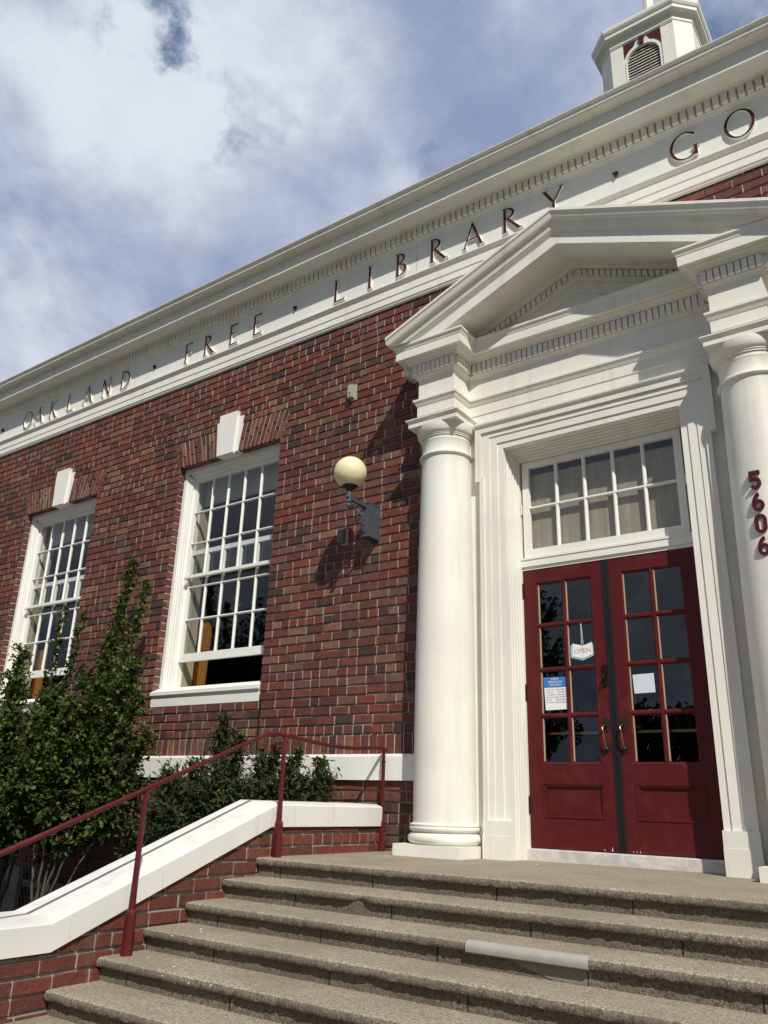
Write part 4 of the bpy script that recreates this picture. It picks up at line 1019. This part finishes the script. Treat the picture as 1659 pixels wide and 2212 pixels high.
# ------------------------------------------------------------------ cheek walls with sloped copings
def coping_top(y):
    if y > -1.565: return .320
    if y > -3.125: return .320+(y+1.565)*(.320+.250)/1.56
    return -.250
def coping_bot(y):
    if y > -1.60: return .180
    if y > -3.11: return .180+(y+1.60)*(.180+.381)/1.51
    return -.381
def cheek(s, label):
    ck = empty('cheek_wall', (s*1.98, -2.4, GZ)); tag(ck, label, 'low wall', 'cheek walls beside the steps')
    off = Vector((-s*1.98, 2.4, -GZ))
    mb, mm = MB(), MB()
    fn = lambda u, v, d: (s*(1.822+d)+off.x, u+off.y, v+off.z)
    def clip(poly):
        p = clip_poly(poly, 0, 1, .215)
        k = (.180+.381)/1.51
        p2 = [q for q in p]
        if p2 and min(q[0] for q in p2) < -1.6:
            p2 = clip_poly(p2, -k, 1, .180+1.60*k+.035) if max(q[0] for q in p2) > -3.11 else clip_poly(p2, 0, 1, -.345)
        return p2
    zz0 = -15*.0772
    brick_field(mb, mm, fn, -4.75, W-.0, -.0175+zz0, 19, [], ch=.0772, L=.212, seed=2, depth=.05, clip=clip, hdepth=.006)
    mb.build('brickwork', M['brick_cheek'], ck, recalc=False)
    prof = [(-4.75, GZ-off.z*0), (W, GZ), (W, .2), (-1.6, .2), (-3.11, -.36), (-4.75, -.36)]
    mm.prism(prof, lambda a, b, d: (d+off.x, a+off.y, b+off.z), s*1.836, s*2.13)
    mm.build('brick_core', M['mortar_grey'], ck)
    c_ = MB(); rows = []
    ys = [-.355]+[-.36-(1.20)*i/12 for i in range(1, 12)]+[-1.565, -1.60]+[-1.60-1.51*i/16 for i in range(1, 16)]+[-3.11, -3.125]+[-3.2-.25*i for i in range(7)]
    for y in ys:
        t_, b_ = coping_top(y), coping_bot(y); g = hnoise(y*2, 4)*.0012
        rows.append([(s*(1.802+q+g*.5)+off.x, y+off.y, z_+off.z) for q, z_ in ((.035, b_+.006), (.0, b_), (0, t_-.008), (.006, t_+g), (.06, t_+.016+g), (.34, t_+.022), (.352, t_+.014), (.352, b_), (.31, b_+.006))])
    c_.strip(rows, ends=True); c_.build('coping', M['coping'], ck, smooth=True, auto=28)
    for yy, wd, zz in ((-1.02, .0022, 0), (-1.603, .0018, 0), (-2.46, .0022, .03), (-3.02, .0016, .02)):
        cr_ = MB(); tz, bz = coping_top(yy), coping_bot(yy); pts = [(s*1.8012+off.x, yy+off.y+rnd.gauss(0, .004), tz-.012-zz+(bz-tz+.02+zz)*q/5+off.z) for q in range(6)]
        cr_.tube(pts, wd*.5, 4); cr_.build('crack', M['galv'], ck)
    return ck
cheek(-1, 'brick cheek wall with cream sloped coping between steps and shrubs')
cheek(1, 'brick cheek wall with cream sloped coping at the right end of the steps')

# ------------------------------------------------------------------ handrails
def handrail(s, label):
    hr = empty('handrail', (s*1.75, -1.59, 0)); tag(hr, label, 'handrail')
    o = Vector((-s*1.75, 1.59, 0))
    rail = [(1.75, -4.35, -.26), (1.75, -3.493, .074), (1.75, -2.70, .381), (1.75, -2.005, .660), (1.75, -1.80, .738), (1.752, -1.73, .757), (1.755, -1.66, .764), (1.76, -1.56, .759), (1.785, -1.30, .744), (1.80, -1.05, .732), (1.806, -.90, .729), (1.81, -.75, .733), (1.82, -.55, .746), (1.825, -.36, .760), (1.825, -.315, .758), (1.825, -.295, .742)]
    m = MB(); m.tube([Vector((s*a, b, c))+o for a, b, c in rail], .0138, 12); m.build('rail', M['rail'], hr, smooth=True, auto=50)
    for (x_, y_, zb, zt) in ((1.75, -3.80, -.763, -.055), (1.75, -2.695, -.436, .372), (1.75, -1.590, 0.0, .752), (1.812, -.345, 0.0, .748)):
        p = MB(); px_, py_ = s*x_+o.x, y_+o.y
        p.lathe([(.0005, zb), (.031, zb), (.0285, zb+.205), (.026, zb+.214), (.0185, zb+.220), (.0180, zb+.24), (.0150, (zb+zt)/2), (.0150, zt-.10), (.0185, zt-.097), (.0185, zt-.085), (.0140, zt-.082), (.0135, zt)], (px_, py_, 0), 6)
        p.build('post', M['rail'], hr)
    return hr
handrail(-1, 'oxblood red metal handrail on posts beside the sloped coping')
#handrail(1, 'oxblood red metal handrail at the right end of the steps')

# ------------------------------------------------------------------ wall lamp
LX = -2.030
lamp = empty('wall_lamp', (LX, W, 2.70)); tag(lamp, 'cream globe wall lamp on a scrolled blue grey iron bracket', 'wall lamp')
lo = Vector((-LX, -W, -2.70))
def LP(x, y, z): return (x+lo.x, y+lo.y, z+lo.z)
class LM(MB):
    def build(s, *a, **k):
        s.v = [LP(*p) for p in s.v]; return MB.build(s, *a, **k)
m = LM(); hw = .041
m.box(LX-hw, LX+hw, W-.158, W, 2.557, 2.868); m.box(LX-hw-.010, LX+hw+.010, W-.014, W-.001, 2.540, 2.885)
m.box(LX-hw-.004, LX+hw+.004, W-.162, W-.012, 2.860, 2.874); m.box(LX-hw-.003, LX+hw+.003, W-.161, W-.012, 2.552, 2.562)
for yy in (W-.045, W-.12): m.box(LX-hw-.003, LX+hw+.003, yy-.006, yy+.006, 2.562, 2.862)
m.build('mounting_box', M['iron'], lamp)
m = LM(); m.yz([(W-.150, 2.862), (-.687, 2.858), (-.687, 2.826), (W-.150, 2.820)], LX-.013, LX+.013)
m.tube([(LX, -.67, 2.80), (LX, -.67, 2.875), (LX, -.67, 2.892), (LX, -.67, 2.90)], [.021, .024, .024, .017], 14)
m.ball((LX, -.67, 2.768), .022); m.tube([(LX, -.67, 2.785), (LX, -.67, 2.805)], .012, 10); m.ball((LX, -.695, 2.845), .018)
m.build('arm', M['iron'], lamp, smooth=True, auto=40)
m = LM()
def spiral(cy, cz, r0, r1, a0, a1, n=26): return [(LX, cy+(r0+(r1-r0)*i/n)*math.cos(R(a0+(a1-a0)*i/n)), cz+(r0+(r1-r0)*i/n)*math.sin(R(a0+(a1-a0)*i/n))) for i in range(n+1)]
m.tube([(LX, -.655, 2.815), (LX, -.640, 2.790), (LX, -.618, 2.785), (LX, -.588, 2.770), (LX, -.570, 2.735), (LX, -.545, 2.690), (LX, -.510, 2.655), (LX, -.470, 2.640), (LX, -.435, 2.640)], [.004, .007, .007, .008, .009, .008, .007, .006, .005], 8)
m.tube(spiral(-.500, 2.755, .048, .012, 200, -330), .0065, 8); m.tube(spiral(-.462, 2.680, .030, .008, 180, 560), .005, 8); m.tube(spiral(-.450, 2.620, .018, .006, 90, 420), .005, 8)
m.ball((LX, -.44, 2.598), .011); m.build('scroll_bracket', M['iron'], lamp, smooth=True)
m = LM(); m.lathe([(.012, 2.880), (.022, 2.884), (.023, 2.902), (.032, 2.910), (.034, 2.918), (.052, 2.930), (.072, 2.944), (.074, 2.952)], (LX, -.67, 0), 28); m.build('globe_holder', M['black'], lamp, smooth=True)
m = LM(); m.ball((LX, -.67, 3.074), .146, 48, 28); m.build('globe', M['globe'], lamp, smooth=True)
# small boxes on the wall
def sensor(name, label, x0, x1, z0, z1, mt, dark):
    o = empty(name, ((x0+x1)/2, W, z0)); tag(o, label, 'sensor box'); cx = (x0+x1)/2; L_ = (x1-x0)/2; h = z1-z0
    m = MB(); m.box(-L_, L_*.5, -.055, -.008, 0.02, h); m.box(-L_*.85, L_*.35, -.058, -.050, .03, h-.01); m.build('housing', mt, o)
    m = MB(); m.box(-L_*.7, L_, -.010, .0, -.0, h+.012); m.build('back_plate', M['galv'], o)
    m = MB(); m.tube([(-L_*.2, -.063, h*.40), (-L_*.2, -.055, h*.40)], .008, 8); m.build('sensor_eye', M['black'], o)
sensor('sensor_box', 'small beige sensor box high on the brick above the lamp', -2.392, -2.312, 4.055, 4.215, M['galv'], False)
sensor('sensor_box', 'small dull grey sensor box on the brick just left of the lamp box', -2.425, -2.335, 2.565, 2.705, M['galv_dark'], True)

# ------------------------------------------------------------------ plants
def leaf(mb, p, d, up, L, w_):
    s = d.cross(up)
    if s.length < 1e-4: s = d.orthogonal()
    s.normalize(); n = s.cross(d).normalized(); dr = n*(-.18*L)
    a = p; b = p+d*L*.35+s*w_*.5+n*.10*w_; c = p+d*L*.35-s*w_*.5+n*.10*w_; e = p+d*L*.72+s*w_*.36+dr*.4+n*.08*w_; f = p+d*L*.72-s*w_*.36+dr*.4+n*.08*w_; t_ = p+d*L+dr
    mid = p+d*L*.36; mid2 = p+d*L*.72+dr*.5
    o = len(mb.v); mb.v += [tuple(q) for q in (a, b, e, t_, f, c, mid, mid2)]
    for q in ((0, 1, 2, 7, 6), (2, 3, 7), (6, 7, 4, 5, 0), (7, 3, 4)): mb.f.append([i+o for i in q]); mb.mi.append(mb.cur)
def rv3(r_): return Vector((r_.gauss(0, 1), r_.gauss(0, 1), r_.gauss(0, 1))).normalized()
def shrub(name, label, base, shoots, twigs, mats_, L=.048, w_=.024, seed=1, group=None, flowers=(), tipz=.0, dens=1.0, spread=.5):
    """shoots: list of polylines (world); twigs per metre of shoot; leaves along each twig"""
    r_ = random.Random(seed); root = empty(name, base); tag(root, label, 'shrub', group); ob = -Vector(base)
    st = MB(); fo = MB()
    for sh in shoots:
        pts = [Vector(p) for p in sh['p']]; r0 = sh.get('r', .014); n = len(pts)
        fine = []
        for i in range(n-1):
            for k in range(5):
                f = k/5; fine.append(pts[i].lerp(pts[i+1], f)+rv3(r_)*.008)
        fine.append(pts[-1]); m_ = len(fine)
        st.tube([p+ob for p in fine], [r0*(1-.8*i/m_)+.0015 for i in range(m_)], 6)
        lo_ = sh.get('lo', .25); tl = sh.get('t', .22); bare = sh.get('w', 1.0)
        length = sum((fine[i+1]-fine[i]).length for i in range(m_-1))
        nt = int(length*twigs*bare)
        for q in range(nt):
            f = lo_+(1-lo_)*(q+r_.random())/nt; idx = min(int(f*(m_-1)), m_-2); p0 = fine[idx].lerp(fine[idx+1], f*(m_-1)-idx)
            ax = (fine[idx+1]-fine[idx]).normalized()
            d = (ax*r_.uniform(.25, .9)+rv3(r_)*1.0+Vector((0, 0, .15))).normalized()
            ln = tl*r_.uniform(.45, 1.25)*(1.15-.65*f); seg = 5; tp = [p0]; dd = d
            for s_ in range(seg):
                dd = (dd+rv3(r_)*.16+Vector((0, 0, .06))).normalized(); tp.append(tp[-1]+dd*ln/seg)
            st.tube([p+ob for p in tp], [.0032-.0022*i/seg for i in range(seg+1)], 4, False)
            nl = max(4, int(ln/.0165*dens))
            for j in range(nl):
                g = (j+.5)/nl; ii = min(int(g*seg), seg-1); pp = tp[ii].lerp(tp[ii+1], g*seg-ii); tx = (tp[ii+1]-tp[ii]).normalized()
                sd_ = rv3(r_); dl = (tx*.55+sd_*.9).normalized(); lf = L*r_.uniform(.45, 1.2)*(1-.35*g)
                fo.cur = 1 if (g > .72 and r_.random() < sh.get('red', .35)) or r_.random() < .03 else 0
                leaf(fo, pp+ob, dl, (Vector((0, -.2, 1))+rv3(r_)*.7).normalized(), lf, lf*w_/L)
    st.build('stem', M['bark'], root, smooth=True, recalc=False)
    fo.build('foliage', None, root, recalc=False, mats=mats_)
    if flowers:
        fl = MB()
        for c in flowers:
            for i in range(60):
                d = rv3(r_); p = Vector(c)+Vector((d.x*.05, d.y*.04, d.z*.045))*r_.random()**.4
                leaf(fl, p+ob, rv3(r_), Vector((0, 0, 1)), .018, .016)
        fl.build('flower', M['flower'], root, recalc=False)
    return root
def bez(a, b, c, n=5): return [tuple((Vector(a)*(1-t)**2+Vector(b)*2*t*(1-t)+Vector(c)*t*t)) for t in [i/n for i in range(n+1)]]
A_b = (-5.55, -.85, -.92)
shA = []
def S(b, mid, tip, r=.016, lo=.3, t=.24, red=.35, w=1.0): shA.append(dict(p=bez(b, mid, tip), r=r, lo=lo, t=t, red=red, w=w))
# tall spire near the wall and its neighbours (right-hand crape myrtle)
S((-5.45, -0.85, -.92), (-5.05, -.72, .9), (-5.00, -.62, 2.72), .018, .30, .20, .5)
S((-5.46, -0.85, -.92), (-4.75, -.75, .8), (-4.72, -.62, 2.44), .014, .35, .15, .6, .6)
S((-5.41, -0.85, -.92), (-4.95, -.80, .6), (-5.02, -.75, 1.85), .016, .28, .26, .3)
S((-5.43, -0.85, -.92), (-4.60, -.90, .3), (-4.45, -.85, 1.55), .016, .30, .27, .4)
S((-5.45, -0.85, -.92), (-4.60, -1.0, .2), (-4.28, -.85, 1.20), .014, .35, .27, .4)
S((-5.46, -0.85, -.92), (-5.10, -1.0, .3), (-5.22, -.80, 1.50), .015, .28, .28, .3)
S((-5.48, -0.85, -.92), (-4.70, -1.0, .4), (-4.45, -.95, 1.30), .014, .45, .28, .2)
S((-5.38, -0.85, -.92), (-4.95, -1.2, .2), (-4.80, -1.25, 1.1), .014, .40, .28, .2)
S((-5.39, -0.85, -.92), (-5.2, -1.2, .2), (-5.15, -1.2, 1.2), .014, .38, .36, .2)
S((-5.45, -0.85, -.92), (-5.0, -.9, .3), (-5.35, -.75, 1.15), .014, .38, .38, .2)
S((-5.38, -0.85, -.92), (-4.5, -.9, .0), (-4.20, -.8, .85), .012, .45, .34, .3)
S((-5.46, -0.85, -.92), (-4.9, -1.0, .2), (-4.75, -.95, 1.55), .014, .35, .36, .3)
shrub('shrub', 'tall crape myrtle shrub with reddish shoot tips rising between the two windows', (-5.42, -.85, -.92), shA, 95, [M['leaf'], M['leaf_red']], L=.070, w_=.042, seed=3, dens=1.0)
shA = []
S((-6.01, -0.92, -.92), (-6.0, -.75, .9), (-6.15, -.60, 2.30), .017, .45, .18, .3, .34)
S((-5.94, -0.92, -.92), (-5.75, -.75, .8), (-5.72, -.62, 2.22), .016, .45, .17, .3, .32)
S((-6.01, -0.92, -.92), (-6.4, -.9, .7), (-6.62, -.75, 1.86), .015, .30, .26, .3)
S((-6.08, -0.92, -.92), (-5.6, -1.0, .5), (-5.65, -.85, 1.35), .015, .30, .30, .3)
S((-5.97, -0.92, -.92), (-6.1, -1.1, .4), (-6.2, -1.0, 1.45), .015, .32, .32, .25)
S((-6.03, -0.92, -.92), (-5.4, -1.3, .2), (-5.35, -1.15, 1.15), .014, .36, .3, .2)
S((-5.94, -0.92, -.92), (-5.9, -1.4, .2), (-5.75, -1.4, .95), .014, .36, .3, .2)
S((-6.06, -0.92, -.92), (-6.5, -1.3, .2), (-6.3, -1.3, 1.1), .014, .34, .32, .2)
S((-6.03, -0.92, -.92), (-7.0, -1.1, .4), (-7.0, -1.0, 1.5), .014, .34, .32, .2)
S((-6.01, -0.92, -.92), (-5.2, -1.5, -.05), (-5.0, -1.45, .55), .012, .45, .30, .1)
S((-6.03, -0.92, -.92), (-5.9, -.9, .3), (-5.95, -.75, 1.30), .014, .32, .36, .3)
S((-5.97, -0.92, -.92), (-6.2, -1.0, .3), (-6.45, -.85, 1.5), .014, .32, .38, .3)
S((-6.06, -0.92, -.92), (-5.7, -1.3, .2), (-5.55, -1.35, 1.05), .014, .36, .36, .2)
S((-5.94, -0.92, -.92), (-6.1, -1.5, .0), (-6.0, -1.5, .75), .014, .36, .34, .2)
S((-6.06, -0.92, -.92), (-5.3, -1.6, -.1), (-5.25, -1.75, .45), .012, .42, .28, .1)
S((-5.94, -0.92, -.92), (-6.6, -1.6, -.2), (-6.2, -1.7, .55), .012, .32, .36, .15)
S((-6.03, -0.92, -.92), (-6.0, -1.8, -.3), (-5.6, -1.9, .30), .012, .36, .34, .1)
S((-5.99, -0.92, -.92), (-6.9, -1.3, .1), (-6.8, -1.2, .85), .012, .30, .38, .2)
S((-5.97, -0.92, -.92), (-5.5, -1.5, .2), (-5.6, -1.5, .75), .012, .34, .36, .2)
shrub('shrub', 'broad crape myrtle shrub covering the lower half of the farther window', (-6.0, -.92, -.92), shA, 95, [M['leaf'], M['leaf_red']], L=.070, w_=.042, seed=11, dens=1.0)
shA = []
S((-2.9, -.85, -.92), (-3.2, -.8, .2), (-3.23, -.76, 1.02), .010, .35, .19, .5, 1.3)
S((-2.9, -.85, -.92), (-3.1, -.8, .2), (-3.08, -.74, .86), .010, .35, .18, .5)
S((-2.9, -.85, -.92), (-3.25, -.75, .2), (-3.30, -.66, .78), .010, .35, .19, .5)
S((-2.9, -.85, -.92), (-3.6, -.7, .1), (-3.72, -.62, .62), .010, .35, .19, .5)
S((-2.9, -.85, -.92), (-2.6, -.8, .2), (-2.62, -.72, .74), .010, .35, .18, .6)
S((-2.9, -.85, -.92), (-2.45, -.8, .1), (-2.40, -.70, .70), .010, .38, .17, .6)
S((-2.9, -.85, -.92), (-2.25, -.85, .0), (-2.18, -.66, .64), .009, .42, .15, .7)
S((-2.9, -.85, -.92), (-3.4, -1.0, .0), (-3.45, -1.0, .48), .010, .30, .24, .3)
S((-2.9, -.85, -.92), (-3.0, -1.1, .0), (-2.95, -1.05, .52), .010, .30, .24, .3)
S((-2.9, -.85, -.92), (-2.6, -1.1, .0), (-2.5, -.95, .44), .010, .32, .22, .4)
S((-2.9, -.85, -.92), (-3.2, -1.3, -.2), (-3.1, -1.35, .25), .010, .30, .24, .2)
S((-2.9, -.85, -.92), (-3.7, -1.1, -.2), (-3.65, -1.1, .25), .010, .30, .28, .2)
S((-2.9, -.85, -.92), (-3.1, -.8, .1), (-3.08, -.70, .72), .010, .35, .26, .5)
S((-2.9, -.85, -.92), (-3.4, -.8, .0), (-3.52, -.70, .62), .010, .35, .26, .5)
S((-2.9, -.85, -.92), (-2.8, -.8, .1), (-2.76, -.70, .66), .010, .35, .26, .5)
S((-2.9, -.85, -.92), (-2.5, -.9, .0), (-2.48, -.72, .58), .010, .35, .26, .5)
S((-2.9, -.85, -.92), (-3.3, -1.1, .0), (-3.35, -1.2, .50), .010, .30, .30, .2)
S((-2.9, -.85, -.92), (-3.6, -1.0, .0), (-3.70, -.95, .45), .010, .30, .30, .2)
S((-2.9, -.85, -.92), (-2.6, -.9, .1), (-2.66, -.85, .62), .010, .35, .26, .4)
S((-2.9, -.85, -.92), (-2.2, -.8, .0), (-2.12, -.64, .52), .009, .45, .20, .5)
S((-2.9, -.85, -.92), (-2.4, -.9, -.1), (-2.30, -.75, .50), .010, .38, .24, .5)
S((-2.9, -.85, -.92), (-3.2, -1.0, -.1), (-3.2, -1.1, .42), .010, .30, .28, .3)
S((-2.9, -.85, -.92), (-2.75, -1.0, -.1), (-2.75, -1.0, .45), .010, .30, .28, .3)
S((-2.9, -.85, -.92), (-3.8, -.8, .0), (-3.9, -.70, .42), .010, .40, .26, .4)
S((-2.9, -.85, -.92), (-3.5, -1.3, -.3), (-3.4, -1.45, .12), .010, .40, .24, .1)
shrub('shrub', 'low dark shrub with bronze tips and magenta flowers behind the handrail', (-2.9, -.85, -.92), shA, 120, [M['leaf_dark'], M['leaf_bronze']], L=.070, w_=.029, seed=21, dens=.95, flowers=((-2.62, -.74, .74), (-2.13, -.62, .46), (-2.87, -.85, .28)))
# fence panel and boards low at the far left
fp = empty('chain_link_fence', (-7.2, -.42, -.92)); tag(fp, 'short chain link fence panel behind the stems at lower left', 'fence')
m = MB()
for k in range(-10, 26):
    for s in (-1, 1):
        x0_ = k*.065-.6; m.tube([(x0_+(.40 if s < 0 else 0), 0, 0), (x0_+(.40 if s > 0 else 0), 0, .78)], .0022, 4, False)
m.build('wire_mesh', M['chrome'], fp, smooth=True)
m = MB(); 
for xx in (-1.2, .48): m.tube([(xx, 0, 0), (xx, 0, .85)], .014, 8)
m.tube([(-1.2, 0, .82), (.48, 0, .82)], .010, 8); m.build('fence_post', M['chrome'], fp, smooth=True)
m = MB(); m.box(-8.6, -6.55, -.36, -.31, -.92, -.42); m.box(-8.6, -6.5, -.40, -.365, -.66, -.56)
tag(m.build('plank_stack', M['tarp']), 'grey white boards stacked against the wall at lower left', 'boards')
# petals and paint flakes on the steps
for k, (x_, y_, st_, a) in enumerate([(-1.50, -2.62, 3, .3), (-1.35, -2.72, 4, 1.2), (-1.22, -2.90, 4, 2.0), (-1.62, -2.66, 4, .8), (-1.02, -2.92, 4, 2.6), (-.92, -2.88, 4, .2), (-1.58, -2.35, 3, 1.0), (-.42, -.55, 0, .5), (-1.5, -2.42, 3, 2.2), (-.30, -3.0, 5, 1.4)]):
    m = MB(); z_ = .003; L_ = rnd.uniform(.007, .014); ca, sa = math.cos(a), math.sin(a)
    m.prism([(L_*u*ca-.004*v*sa, L_*u*sa+.004*v*ca) for u, v in ((-.5, -.4), (.1, -1), (.6, 0), (.1, .9), (-.4, .6))], lambda p, q, d: (p, q, d), 0, .003)
    o = m.build('petal', M['petal']); o.location = (x_, y_, -st_*RI+.0015)
    tag(o, 'dried white petal lying on the aggregate steps', 'petal', 'dried petals scattered on the steps')

# ------------------------------------------------------------------ street trees opposite (seen mirrored in the panes)
def street_tree(x, y, h, rad, seed, label, conifer=False):
    r_ = random.Random(seed); tr = empty('street_tree', (x, y, GZ)); tag(tr, label, 'tree', 'street trees opposite the library')
    t_ = MB(); t_.tube([(0, 0, 0), (.1, 0, h*.3), (0, .1, h*.6), (0, 0, h*.92)], [.22, .17, .11, .03], 8)
    cl = []
    for k in range(26):
        f = r_.uniform(.28, 1); a = r_.uniform(0, 6.28); rr = rad*(1.1-f if conifer else math.sqrt(max(.05, 1-((f-.62)/.42)**2)))*r_.uniform(.5, 1.0)
        e = Vector((rr*math.cos(a), rr*math.sin(a), h*f)); t_.tube([(0, 0, h*f*.75), e*.6+Vector((0, 0, h*f*.36)), e], [.06, .04, .012], 5); cl.append(e)
    t_.build('trunk', M['tree_bark'], tr, smooth=True, recalc=False)
    c_ = MB()
    for e in cl:
        for q in range(230):
            d = rv3(r_); p = e+d*r_.random()**.45*rad*.36; leaf(c_, p, rv3(r_), rv3(r_), r_.uniform(.16, .30), .14)
    c_.build('crown', M['leaf_tree'], tr, recalc=False)
street_tree(-11.5, -21, 9.0, 2.3, 5, 'dark leafy street tree across the road, broad crown')
street_tree(-6.3, -22, 4.8, 1.6, 7, 'small rounded dark street tree across the road')
street_tree(-3.4, -23, 5.6, 1.5, 8, 'pointed dark conifer across the road', True)
street_tree(-20.0, -19, 9.0, 3.2, 9, 'rounded dark street tree far to the left across the road')
